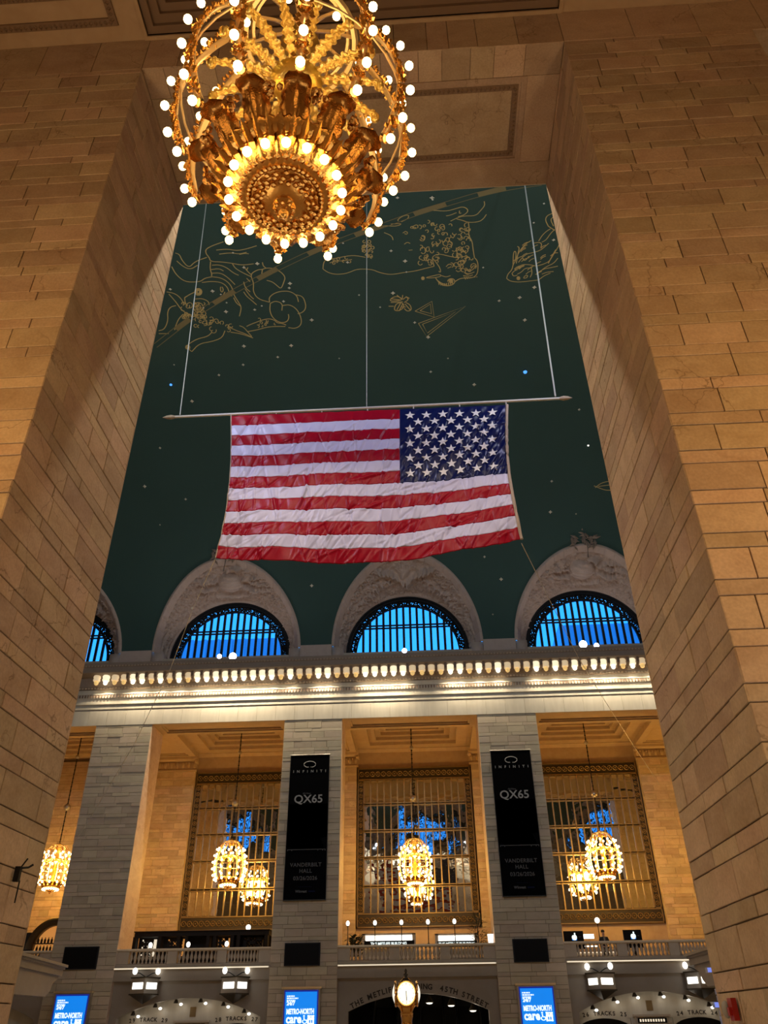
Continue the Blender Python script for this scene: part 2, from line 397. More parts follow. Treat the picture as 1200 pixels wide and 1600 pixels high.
# soffit of the passage: planks of stone round a framed panel
sof = struct('ceiling_passage', MB().box(-HB, HB, NR+0.02, SF-0.02, ZB+0.062, ZB+0.08), 'joint')
def soffit_row(x0, x1, y0, y1, seed, lens):
    r = random.Random(seed); x = x0
    while x < x1-1e-6:
        w = round(r.uniform(*lens)*20)/20
        if x1-x-w < lens[0]*0.7: w = x1-x
        link('stone_block', block_mesh(w, y1-y0, 'stone', 0.004, 0.03), None, sof, (x+w/2, (y0+y1)/2, ZB+r.uniform(0, .006)), (PI/2, 0, 0)); x += w
soffit_row(-HB, HB, NR, 8.86, 31, (0.45, 0.8)); soffit_row(-HB, HB, 10.86, SF, 32, (0.45, 0.8))
soffit_row(-HB, -3.75, 8.86, 10.86, 33, (0.6, 0.7)); soffit_row(3.75, HB, 8.86, 10.86, 34, (0.6, 0.7))
pn = MB(); pn.frame(-3.75, 3.75, 8.86, 10.86, 0.12, ZB-0.012, ZB+0.05); pn.frame(-3.63, 3.63, 8.98, 10.74, 0.05, ZB+0.02, ZB+0.06)
pn.box(-3.45, 3.45, 9.15, 10.57, ZB+0.035, ZB+0.06); pn.build('panel_moulding', 'stone', sof)
pn = MB(); pn.frame(-3.58, 3.58, 9.03, 10.69, 0.13, ZB+0.01, ZB+0.055)
def beads(mb, x0, x1, y0, y1, z, step, rx, rz):
    n = int((x1-x0)/step)
    for i in range(n):
        x = x0+(i+.5)*(x1-x0)/n
        for y in (y0, y1): mb.octa((x, y, z), rx, rx*1.3, rz)
    n = int((y1-y0)/step)
    for i in range(n):
        y = y0+(i+.5)*(y1-y0)/n
        for x in (x0, x1): mb.octa((x, y, z), rx*1.3, rx, rz)
beads(pn, -3.515, 3.515, 9.095, 10.625, ZB+0.01, 0.10, 0.042, 0.035)
pn.build('carved_border', 'coffer', sof)
fp = MB()
for i in range(9): fp.box(-3.44+i*0.766, -3.44+i*0.766+0.755, 9.16, 10.56, ZB+0.026+0.004*(i % 2), ZB+0.036)
fp.build('panel_field', 'stone', sof)

# near room: coffered ceiling, side and back walls
ce = struct('ceiling', MB().box(-XE, XE, -9, NR+0.02, 21.75, 21.95), 'plaster')
cb = MB()
cb.box(-XE, XE, 8.12, NR+0.02, ZC, 21.75); cb.box(-5.04+0.0, -4.48, -9, 8.12, ZC, 21.75); cb.box(4.48, 5.0, -9, 8.12, ZC, 21.75)
cb.box(-XE, XE, -9, -0.1, ZC+0.01, 21.75); cb.box(-XE, -5.04, -0.1, 8.12, ZC, 21.2); cb.box(5.0, XE, -0.1, 8.12, ZC, 21.2)
cb.build('ceiling_beam', 'plaster', ce)
for k, (ins, w, z0, z1) in enumerate(((0, .16, 20.96, 21.08), (.12, .22, 21.08, 21.2), (.3, .2, 21.2, 21.36), (.46, .24, 21.36, 21.5), (.66, .3, 21.5, 21.75))):
    MB().frame(-4.48+ins, 4.48-ins, -0.1+ins, 8.12-ins, w, z0, z1).build('coffer_moulding', 'coffer', ce)
bd = MB(); beads(bd, -4.1, 4.1, 0.28, 7.74, 21.32, 0.11, 0.045, 0.05); bd.build('coffer_beading', 'coffer', ce)
MB().frame(-4.56, 4.56, -0.18, 8.2, 0.08, ZC-0.05, ZC+0.06).build('coffer_edge', 'plaster', ce)
lp = MB(); lp.frame(-11.5, -5.04, 0.1, 7.86, 0.16, ZC-0.06, ZC); lp.frame(-10.9, -5.62, 0.7, 7.30, 0.12, ZC-0.05, ZC)
beads(lp, -11.42, -5.12, 0.18, 7.78, ZC-0.07, 0.11, 0.045, 0.045); beads(lp, -10.84, -5.68, 0.76, 7.24, ZC-0.055, 0.09, 0.036, 0.036)
lp.build('panel_moulding', 'coffer', ce)
struct('wall_near_room', MB().box(-XE-.3, -XE, -9, NR, 0, 22).box(XE, XE+.3, -9, NR, 0, 22).box(-XE, XE, -9.3, -9, 0, 22), 'stone')

# north piers
PIERX = [(k+0.5)*S for k in range(-3, 3)]
for k, xc in enumerate(PIERX):
    p = struct('wall_pier', MB().box(xc-1.88, xc+1.88, NF+0.03, NF+2.37, 0, ZB), 'halljoint' if abs(xc) < 20 else 'hallstone')
    MB().box(xc-1.91, xc-1.87, NF+0.02, NF+2.4, 0, ZB).box(xc+1.87, xc+1.91, NF+0.02, NF+2.4, 0, ZB).box(xc-1.88, xc+1.88, NF+2.37, NF+2.4, 0, ZB).build('return_facing', 'stone', p)
    if xc in PIERX[1:4]:
        lay(p, 3.82, 2.5, ZB, lambda s, z, o, xc=xc: ((xc-1.91+s, NF-o, z), (0, 0, 0)), 'hallstone', 40+k, 0.009, 0.035, (0.7, 1.4), proud=0.012)
    else: MB().box(xc-1.91, xc+1.91, NF, NF+0.03, 0, ZB).build('front_facing', 'hallstone', p)
# pilasters and back wall of the gallery
GB, GF, GZ = 61.0, 5.4, 21.2
for k, xc in enumerate(PIERX):
    p = struct('wall_pilaster', MB().box(xc-1.91, xc+1.91, GB+0.03, 62.0, 0, GZ), 'stone')
    if xc in PIERX[1:5]:
        lay(p, 3.82, GF, 19.5, lambda s, z, o, xc=xc: ((xc-1.91+s, GB-o, z), (0, 0, 0)), 'stone', 60+k, 0.008, 0.03, (0.7, 1.4), proud=0.008)
    cp = MB(); cp.prism([(GB+.03, 19.5), (GB-.12, 19.5), (GB-.12, 19.62), (GB-.04, 19.7), (GB-.05, 20.25), (GB-.3, 20.4), (GB-.3, 20.6), (GB+.03, 20.6)], 0, xc-2.05, xc+2.05)
    for i in range(9):
        x = xc-1.85+i*0.4625
        cp.ball((x, GB-.1, 19.98), 0.13, 6, 4, 1.9); cp.ball((x+.23, GB-.09, 20.12), 0.09, 6, 4, 1.2)
    for sx in (-1, 1):
        cp.ball((xc+sx*2.0, GB-.2, 20.22), 0.16, 8, 5)
    cp.build('carved_capital', 'plaster', p)
    bm = MB().box(xc-1.91, xc+1.91, NF+2.4, GB, 20.75, GZ+0.1); bm.frame(xc-1.91, xc+1.91, NF+2.4, GB+.02, 0.5, 20.6, 20.76); bm.frame(xc-1.35, xc+1.35, NF+3.0, GB-.6, 0.12, 20.66, 20.76)
    bm.build('soffit_beam', 'plaster', p)
gw = MB(); gw.box(-XE, XE, 61.6, 62.0, 0, 8.45); gw.box(-XE, XE, 61.6, 62.0, 19.5, 22.3); gw.box(-XE, XE, 62.0, 62.3, 0, 22.3)
gw.prism([(61.6, 20.75), (61.35, 20.95), (61.35, 21.05), (61.6, 21.1)], 0, -XE, XE)
gw = struct('wall_gallery', gw, 'plaster')
eb = struct('wall_end_bay', MB().box(-2*S-HB, -2*S+HB, 61.3, 61.6, 0, 20.7).box(2*S-HB, 2*S+HB, 61.3, 61.6, 0, 20.7), 'joint')
lay(eb, 2*HB, 6.0, 20.6, lambda s, z, o: ((-2*S-HB+s, 61.27-o, z), (0, 0, 0)), 'stone', 77, 0.008, 0.03, (0.7, 1.4), proud=0.008)
gc = struct('ceiling_gallery', MB().box(-XE, XE, NF+2.3, 62.0, 22.1, 22.3), 'plaster')
for b in BAYS:
    x = b*S
    fr = MB(); fr.frame(x-HB, x+HB, NF+2.4, 61.6, 1.1, 21.0, 21.25); fr.frame(x-HB, x+HB, NF+2.4, 61.6, 1.6, 21.25, 21.5); fr.frame(x-HB, x+HB, NF+2.4, 61.6, 2.0, 21.5, 21.75); fr.frame(x-HB, x+HB, NF+2.4, 61.6, 2.4, 21.75, 22.1)
    fr.build('coffer_moulding', 'plaster', gc)
    fr = MB().frame(x-HB, x+HB, NF, NF+2.4, 0.42, ZB, 19.86); fr.frame(x-HB+.42, x+HB-.42, NF+.42, NF+1.98, 0.12, ZB+0.09, 19.86)
    fr.build('beam_panel_moulding', 'plaster', gc)
    MB().box(x-HB+.4, x+HB-.4, NF+.4, NF+2.0, 19.84, 19.88).build('beam_panel', 'plaster', gc)
struct('floor_gallery', MB().box(-XE, XE, NF+2.0, 61.7, 5.1, GF).box(-XE, XE, NF+0.3, NF+2.1, 5.1, GF), 'floor')

# entablature and cornice, the same on both sides of the hall
def cornice(side):
    f = (lambda d: NF-d) if side == 'north' else (lambda d: SF+d)
    b = (lambda d: NF+d) if side == 'north' else (lambda d: SF-d)
    lo, hi = sorted((f(0), b(2.4 if side == 'north' else 0.6)))
    e = struct('trim_%d' % (1 if side == 'north' else 2), MB().box(-XE, XE, lo, hi, 19.86 if side == 'north' else 19.7, 24.3) if side == 'north' else MB().box(-XE, XE, lo, hi, 19.7, 24.3), 'trimstone')
    sl = MB()
    for i in range(int(2*XE/1.27)+1):
        x = -XE+i*1.27; sl.box(x+.004, min(x+1.266, XE), *sorted((f(0.02), f(0))), ZB, 20.68)
    if side == 'north':
        for i in range(38):
            x = -31.75+i*1.27+.635
            link('marble_slab', block_mesh(1.27, 20.66-ZB, 'marble', 0.006, 0.03), None, e, (x, NF-.03, (20.66+ZB)/2))
    else: sl.build('marble_facing', 'marble', e)
    P = lambda pts: [(f(d), z) for d, z in pts]
    mo = MB()
    mo.prism(P([(0, 20.74), (.07, 20.76), (.07, 20.90), (.02, 20.93), (.02, 21.05), (.15, 21.08), (.15, 21.22), (.11, 21.24), (.13, 21.40), (.20, 21.5), (.20, 21.72), (.25, 21.74), (.25, 21.79), (0, 21.84)]), 0, -XE, XE)
    mo.build('lower_moulding', 'marble', e)
    dn = MB()
    for i in range(int(2*XE/0.19)):
        x = -XE+i*0.19; dn.box(x, x+.1, *sorted((f(.245), f(.19))), 21.52, 21.71)
    dn.build('dentil_row', 'coffer', e)['kind'] = 'stuff'
    fz = MB().box(-XE, XE, *sorted((f(.03), f(0))), 21.6, 22.2); fz.build('frieze', 'marble', e)
    c = MB(); c.prism(P([(0, 22.12), (.14, 22.16), (.24, 22.3), (.24, 22.92), (1.15, 22.94), (1.2, 22.98), (1.2, 23.3), (1.28, 23.36), (1.34, 23.5), (1.34, 23.58), (0, 23.7)]), 0, -XE, XE)
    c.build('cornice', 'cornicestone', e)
    eg = MB()
    for i in range(int(2*XE/0.2118)):
        x = -XE+i*0.2118+.1; eg.octa((x, f(.2), 22.2), .085, .05, .08); eg.octa((x, f(1.3), 23.36), .06, .05, .06)
    eg.build('egg_and_dart', 'trimstone', e)['kind'] = 'stuff'
    br = MB().prism(P([(.24, 22.5), (.5, 22.36), (.95, 22.62), (1.0, 22.93), (.24, 22.93)]), 0, -.09, .09).mesh('bracket'); br.materials.append(M['coffer'])
    for i in range(int(2*XE/0.635)+1):
        x = -S/2+(i-43)*0.635
        if abs(x) < (19.6 if side == 'north' else 17): link('bracket', br, None, e, (x, 0, 0))
    return f
CF = cornice('north'); CS = cornice('south')

# ------------------------------------------------------------------ vault with lunettes
LZ, LR, LO, LH = 24.75, 4.45, 5.27, 6.0
def vault_y(z, south=False):
    q = VA*math.sqrt(max(0, 1-((z-VZ)/VB)**2)); return YM-q if south else YM+q
def low_z(x):
    z = 24.85
    for b in BAYS:
        d = abs(x-b*S)
        if d < LO: z = max(z, LZ+LH*math.sqrt(1-(d/LO)**2))
    return z
xs = []
for b in BAYS:
    xs += [b*S+LO*math.cos(PI-PI*i/40) for i in range(41)]
    xs += [b*S+LO+(S-2*LO)*i/4 for i in range(1, 4)]
xs = [-XE]+[x for x in xs if x < XE-.05]+[XE]
NPH = 72; Pv = []
for x in xs:
    z0 = low_z(x); ph0 = math.asin((z0-VZ)/VB)
    row = []
    for j in range(NPH+1):
        t = j/NPH; ph = ph0+(PI-2*ph0)*t
        row.append((x, YM+VA*math.cos(ph), VZ+VB*math.sin(ph)))
    Pv.append(row)
vault = struct('ceiling_vault', MB().grid(Pv), 'vault', smooth=True)
vb = MB()
for so in (False, True):
    y0 = vault_y(24.2, so); y1 = vault_y(24.9, so); dy = .12 if so else -.12
    for k in range(-3, 3):
        xc = (k+.5)*S; vb.prism([(y0+dy, 24.0), (y1+dy, 24.86), (y1-dy*3, 24.86), (y0-dy*3, 24.0)], 0, xc-(S/2-LO)-.02, xc+(S/2-LO)+.02)
vb.build('spring_band', 'relief', vault)
for sx in (-1, 1):
    struct('wall_end', MB().box(sx*XE-.2, sx*XE+.2, NR, 62, 0, 39), 'hallstone')

def fbm(u, v, seed):
    r = np.random.RandomState(seed); h = 0
    for o in range(5):
        fr = 1.6*1.9**o
        for _ in range(4):
            a = r.uniform(0, 2*PI); p = r.uniform(0, 2*PI)
            h = h+np.sin(fr*(u*math.cos(a)+v*math.sin(a))*2+p)/(1.75**o)/4
    return h
def lunette_surface(b, kind, rot=False):
    NT, NS = 260, 90
    th = np.linspace(0, PI, NT); s = np.linspace(0, 1, NS)
    A = np.stack([LR*np.cos(th), np.full(NT, 51.4), LZ+LR*np.sin(th)], 1)
    zo = LZ+LH*np.sin(th); yo = np.array([vault_y(z) for z in zo])
    B = np.stack([LO*np.cos(th), yo, zo], 1)
    G = A[:, None, :]*(1-s)[None, :, None]+B[:, None, :]*s[None, :, None]
    dT = np.gradient(G, axis=0); dS = np.gradient(G, axis=1); N = np.cross(dS, dT); N /= np.linalg.norm(N, axis=2, keepdims=True)+1e-9
    if N[NT//2, NS//2, 2] > 0: N = -N
    U = G[:, :, 0]; V = np.broadcast_to(s[None, :], U.shape); T = np.broadcast_to(th[:, None], U.shape)
    # u across, w up the field (in metres on the slope)
    wv = np.linalg.norm(B-A, axis=1)[:, None]*V
    L = np.linalg.norm(B-A, axis=1)[:, None]
    h = np.zeros_like(U)
    band = np.clip((L*(1-V)-0.62)/0.05, 0, 1)         # 1 inside the field, 0 on the outer voussoir band
    inner = np.clip((wv-0.35)/0.06, 0, 1)
    fld = band*inner
    h += (1-band)*0.12+(1-inner)*0.10
    n1 = fbm(U*1.5, wv*1.5, 3+b); ridg = 1-np.abs(fbm(U*2.0+3, wv*2.6, 9+b))*1.6
    side = np.clip((np.abs(U)-1.3)/0.8, 0, 1)
    h += fld*np.clip(ridg, 0, 1)**2*0.16*side+fld*0.05*n1
    c0 = L[NT//2, 0]
    if kind == 'globe':
        d = np.sqrt((U/0.95)**2+((wv-c0*0.50)/0.80)**2)
        h = np.where((d < 1) & (fld > .5), 0.08+0.34*np.sqrt(np.clip(1-d*d, 0, 1))+0.018*np.sin(wv*22+U*2), h)
        for k, (w0, sl, a) in enumerate(((.56, .10, .2), (.46, .03, .22), (.62, .16, .14), (.42, -.05, .12))):
            line = wv-(c0*w0+np.abs(U)*sl+0.12*np.sin(U*2.1+k)); g = np.exp(-(line/0.13)**2)*np.clip((np.abs(U)-.8)/.3, 0, 1)*np.clip((3.2-np.abs(U))/1.2, 0, 1)
            h += fld*g*a*1.25
        dd = wv-(c0*0.18+0.16*U*U); g = np.exp(-((dd-.12)/0.2)**2)*(np.abs(U) < 1.35)
        h += fld*g*0.22
        for k in range(7):
            ux = r_rel.uniform(-1.6, 1.6); w0 = c0*r_rel.uniform(.68, .84); g = np.exp(-(((U-ux)/.28)**2+((wv-w0)/.15)**2)); h += fld*g*.2
    else:
        for sg in (-1, 1):
            line = wv-(c0*0.42+sg*U*0.62); g = np.exp(-(line/0.17)**2)*((sg*U) > 0.05)*np.clip((2.3-np.abs(U))/.3, 0, 1)
            h += fld*g*(0.30+.05*np.sin(U*18))
        for (ux, w0, rx, rw, a) in ((0, .62, .5, .45, .34), (.05, .46, .38, .30, .38), (.15, .30, .22, .2, .3), (-.25, .55, .2, .2, .2)):
            h += fld*a*np.exp(-(((U-ux)/rx)**2+((wv-c0*w0)/rw)**2))
        for sg in (-1, 1):
            for k in range(6):
                ux = sg*(1.0+.5*k); w0 = c0*(.42-.03*k); d = np.sqrt((U-ux)**2+(wv-w0)**2); h += fld*.14*np.exp(-((d-.24)/.07)**2)
    fine = 1-np.abs(fbm(U*5.0+1, wv*6.5, 21+b))*2.2; h += fld*np.clip(fine, 0, 1)**3*0.10*np.clip(1.15-np.exp(-((U/1.0)**2+((wv-c0*.5)/.85)**2)**2), 0, 1)
    # voussoir joints on the band
    h -= (1-band)*0.04*(np.abs(((T/PI*22) % 1)-.5) > .46)
    G = G+N*h[:, :, None]*1.9
    edge = B+np.stack([np.cos(th)*.10, np.full(NT, .12), np.sin(th)*.10], 1)
    G = np.concatenate([G, B[:, None, :]+N[:, -1:, :]*.0, edge[:, None, :]], axis=1)
    if rot: G = np.stack([-G[:, :, 0], 2*YM-G[:, :, 1], G[:, :, 2]], 2)
    mb = MB().grid(G)
    # straight feet below the spring line
    sg = -1 if rot else 1
    for x in (-1, 1):
        ys = sorted(((51.4 if not rot else 2*YM-51.4), vault_y(24.3, rot)+(.0)))
        a, c = sorted((x*LR, x*LO)); mb.box(a, c, ys[0], ys[1], 23.9, LZ+.02)
    return mb
r_rel = random.Random(5)
def lunette(b, south=False, detail=True):
    kind = 'globe' if b % 2 else 'eagle'
    e = link('window_%d' % (b+3+(5 if south else 0)), None, None, None, (b*S, 0, 0)); e['kind'] = 'structure'
    q = (lambda y: 2*YM-y) if south else (lambda y: y)
    lunette_surface(b, kind, south).build('carved_lunette', 'relief', e, True)
    Yw = q(51.4); sg = -1 if south else 1
    ring = MB(); n = 48
    def arc(rr, y, z0=LZ): return [(rr*math.cos(PI*i/n), y, z0+rr*math.sin(PI*i/n)) for i in range(n+1)]
    def ringband(r0, r1, y0, y1):
        vs = []
        for i in range(n+1):
            c, s = math.cos(PI*i/n), math.sin(PI*i/n)
            for rr, y in ((r0, y0), (r1, y0), (r1, y1), (r0, y1)): vs.append((rr*c, y, LZ+rr*s))
        fs = []
        for i in range(n):
            for k in range(4): fs.append((i*4+k, i*4+(k+1) % 4, (i+1)*4+(k+1) % 4, (i+1)*4+k))
        ring.add(vs, fs)
    ringband(4.24, 4.5, Yw-sg*.25, Yw+sg*.2)
    ringband(3.62, 3.70, Yw-sg*.05, Yw+sg*.1); ringband(4.10, 4.26, Yw-sg*.08, Yw+sg*.1)
    ring.box(-4.4, 4.4, min(Yw-.05, Yw+.1), max(Yw-.05, Yw+.1), 23.9, LZ-.42); ring.box(-4.3, 4.3, min(Yw, Yw+sg*.1), max(Yw, Yw+sg*.1), LZ-.06, LZ+.03)
    ring.build('arched_frame', 'blackiron', e)
    sc = MB()
    pr_ = MB(); rp_ = random.Random(b+31); na, nr = 260, 6
    for i in range(na):
        for k in range(nr):
            if 0 < k < nr-1 and rp_.random() < .20: continue
            a0, a1 = PI*i/na, PI*(i+1)/na; r0, r1 = 3.66+.48*k/nr, 3.66+.48*(k+1)/nr
            pr_.add([(r0*math.cos(a0), Yw+sg*.06, LZ+r0*math.sin(a0)), (r1*math.cos(a0), Yw+sg*.06, LZ+r1*math.sin(a0)), (r1*math.cos(a1), Yw+sg*.06, LZ+r1*math.sin(a1)), (r0*math.cos(a1), Yw+sg*.06, LZ+r0*math.sin(a1))], [(0, 1, 2, 3)])
    for i in range(170):
        for k in range(5):
            if k in (1, 2, 3) and rp_.random() < (.55 if k == 3 and i % 3 else .14): continue
            x0_ = -4.2+8.4*i/170; z0_ = LZ-.46+.46*k/5; pr_.add([(x0_, Yw+sg*.06, z0_), (x0_+8.4/170, Yw+sg*.06, z0_), (x0_+8.4/170, Yw+sg*.06, z0_+.092), (x0_, Yw+sg*.06, z0_+.092)], [(0, 1, 2, 3)])
    pr_.build('pierced_border', 'blackiron', e)['kind'] = 'stuff'
    m_ = 44
    for i in range(m_):
        a = PI*(i+.5)/m_; cx, cz = 3.9*math.cos(a), LZ+3.9*math.sin(a)
        sc.tube([(cx+.15*math.cos(t), Yw, cz+.15*math.sin(t)) for t in [2*PI*k/8 for k in range(8)]], .055, 4, True)
        sc.octa((cx, Yw, cz), .07, .05, .07)
    for i in range(30):
        cx, cz = -4.0+(i+.5)*8/30, LZ-.24
        sc.tube([(cx+.11*math.cos(t), Yw, cz+.12*math.sin(t)) for t in [2*PI*k/8 for k in range(8)]], .045, 4, True)
    sc.build('scrollwork', 'blackiron', e)['kind'] = 'stuff'
    # bars and panes
    zb, zm = LZ+.03, LZ+1.98
    nb = 15; xsb = [-3.66+7.32*i/nb for i in range(nb+1)]
    for i, x in enumerate(xsb[1:-1]):
        top = LZ+math.sqrt(3.66**2-x*x)
        MB().box(x-.085, x+.085, min(Yw, Yw+sg*.12), max(Yw, Yw+sg*.12), zb, top).build('glazing_bar', 'blackiron', e)
    hw = math.sqrt(3.66**2-(zm-LZ)**2)
    MB().box(-hw, hw, min(Yw-sg*.02, Yw+sg*.12), max(Yw-sg*.02, Yw+sg*.12), zm-.04, zm+.04).build('transom', 'blackiron', e)
    MB().box(-hw, hw, min(Yw-sg*.02, Yw+sg*.12), max(Yw-sg*.02, Yw+sg*.12), zm+.16, zm+.24).build('transom', 'blackiron', e)
    for i in range(nb):
        x0, x1 = xsb[i]+.085, xsb[i+1]-.085
        zt = lambda x: LZ+math.sqrt(max(0, 3.64**2-x*x))
        y = Yw+sg*.07
        lo = [(x0, y, zb), (x1, y, zb), (x1, y, min(zt(x1), zm-.04)), (x0, y, min(zt(x0), zm-.04))]
        if max(lo[2][2], lo[3][2])-zb > .15:
            MB().add(lo+[(p[0], p[1]+sg*.03, p[2]) for p in lo], [(0,1,2,3), (7,6,5,4), (0,4,5,1), (1,5,6,2), (2,6,7,3), (3,7,4,0)]).build('pane', 'pane', e)
        if min(zt(x0), zt(x1)) > zm+.3:
            hi = [(x0, y, zm+.24), (x1, y, zm+.24), (x1, y, zt(x1)), (x0, y, zt(x0))]
            MB().add(hi+[(p[0], p[1]+sg*.03, p[2]) for p in hi], [(0,1,2,3), (7,6,5,4), (0,4,5,1), (1,5,6,2), (2,6,7,3), (3,7,4,0)]).build('pane', 'pane', e)
    # pierced border lets the sky through as well
    if kind == 'globe' and not south:
        lf = MB(); rr = random.Random(b)
        top = np.array((0, vault_y(LZ+LH)-.15, LZ+LH+.1))
        for k in range(34):
            a = rr.uniform(-.9, PI+.9); d = rr.uniform(.05, .80); c = top+np.array((d*math.cos(a)*1.2-.1, -.05-d*math.sin(a)*.45, d*math.sin(a)*.95-.02))
            ln = rr.uniform(.2, .36); t = rr.uniform(0, 2*PI)
            dx, dz = math.cos(t)*ln, math.sin(t)*ln
            lf.add([c+np.array((-dx, 0, -dz)), c+np.array((-dz*.35, -.06, dx*.35)), c+np.array((dx, -.05, dz)), c+np.array((dz*.35, -.06, -dx*.35)), c+np.array((0, -.14, 0))], [(0,1,4), (1,2,4), (2,3,4), (3,0,4), (0,3,2,1)])
        lf.tube([top+np.array((0, -.1, -1.4)), top+np.array((.1, -.15, -.5)), top+np.array((-.2, -.2, .5))], .06, 5)
        lf.build('leaf_crest', 'cornicestone', e)
for b in (-2, -1, 0, 1, 2): lunette(b)
for b in (-2, -1, 0, 1, 2): lunette(b, True)
# office tower beyond the north windows
tw = thing('office_tower', 'office tower slab seen blue through the arched window left of centre', 'building')
MB().box(-24.5, -13.2, 74, 90, 0, 36.6).build('tower_shaft', 'tower', tw)
for i in range(9): MB().box(-24.4+i*1.35, -24.1+i*1.35, 73.8, 74, 0, 36.6).build('facade_fin', 'tower', tw)
tw = thing('office_tower', 'office tower slab seen blue through the arched window at right', 'building')
MB().box(14.8, 34, 72, 92, 0, 36.0).build('tower_shaft', 'tower', tw)
for i in range(14): MB().box(14.8+i*1.4, 15.0+i*1.4, 71.8, 72, 0, 36).build('facade_fin', 'tower', tw)

# ------------------------------------------------------------------ gallery windows
def gallery_window(b):
    e = link('window_%d' % (11+b), None, None, None, (b*S, 61.5, 0)); e['kind'] = 'structure'
    X0, X1, Z0, Z1 = -4.36, 4.33, 8.46, 19.5
    px0, px1 = -3.89, 3.86
    rows = [(9.40, 11.01), (11.19, 12.91), (13.10, 14.78), (14.97, 16.70), (16.87, 18.57)]
    def ornate(name, x0, x1, z0, z1):
        m = MB().box(x0, x1, -.06, .05, z0, z1); m.build(name, 'bronze', e); m = MB()
        for (a, c, d, f) in ((x0, x1, z0, z0+.07), (x0, x1, z1-.07, z1), (x0, x0+.07, z0, z1), (x1-.07, x1, z0, z1)): m.box(a, c, -.12, -.05, d, f)
        w, h = x1-x0-.16, z1-z0-.16; st = .42
        nx, nz = max(1, int(w/st)), max(1, int(h/st))
        for i in range(nx):
            for k in range(nz):
                cx, cz = x0+.08+(i+.5)*w/nx, z0+.08+(k+.5)*h/nz; rr = min(w/nx, h/nz)*.40
                m.tube([(cx+rr*math.cos(t), -.09, cz+rr*math.sin(t)) for t in [2*PI*q/8 for q in range(8)]], .035, 4, True)
                m.octa((cx, -.1, cz), .07, .06, .07)
        o_ = m.build('border_scrollwork', 'bronzebar', e); o_['kind'] = 'stuff'; return o_
    ornate('ornate_border', X0, X1, 18.6, Z1); ornate('ornate_border', X0, X1, Z0, 9.36)
    ornate('ornate_border', X0, px0+.02, 9.36, 18.6); ornate('ornate_border', px1-.02, X1, 9.36, 18.6)
    n = 15
    xs = [px0+(px1-px0)*i/n for i in range(n+1)]
    bar = MB().box(-.045, .045, -.1, .05, 9.36, 18.6).mesh('glazing_bar'); bar.materials.append(M['bronzebar'])
    for x in xs: link('glazing_bar', bar, None, e, (x, 0, 0))
    tr = MB().box(px0, px1, -.12, .04, -.105, -.045).box(px0, px1, -.12, .04, .045, .105)
    for i in range(n+1): tr.octa((xs[i], -.12, 0), .07, .06, .07)
    tr = tr.mesh('transom'); tr.materials.append(M['bronzebar'])
    for k in range(4): link('transom', tr, None, e, (0, 0, (rows[k][1]+rows[k+1][0])/2))
    rr = random.Random(b*7+1)
    for (z0, z1) in rows:
        for i in range(n):
            w = xs[i+1]-xs[i]
            key = ('pane', round(w, 3), round(z1-z0, 3))
            if key not in _blk:
                me = MB().box(-w/2+.04, w/2-.04, -.012, .012, -(z1-z0)/2, (z1-z0)/2).mesh('pane'); me.materials.append(M['mirror']); _blk[key] = me
            link('pane', _blk[key], None, e, ((xs[i]+xs[i+1])/2, .0, (z0+z1)/2), (rr.gauss(-.012, .006), 0, rr.gauss(0, .009)))
for b in (-1, 0, 1): gallery_window(b)

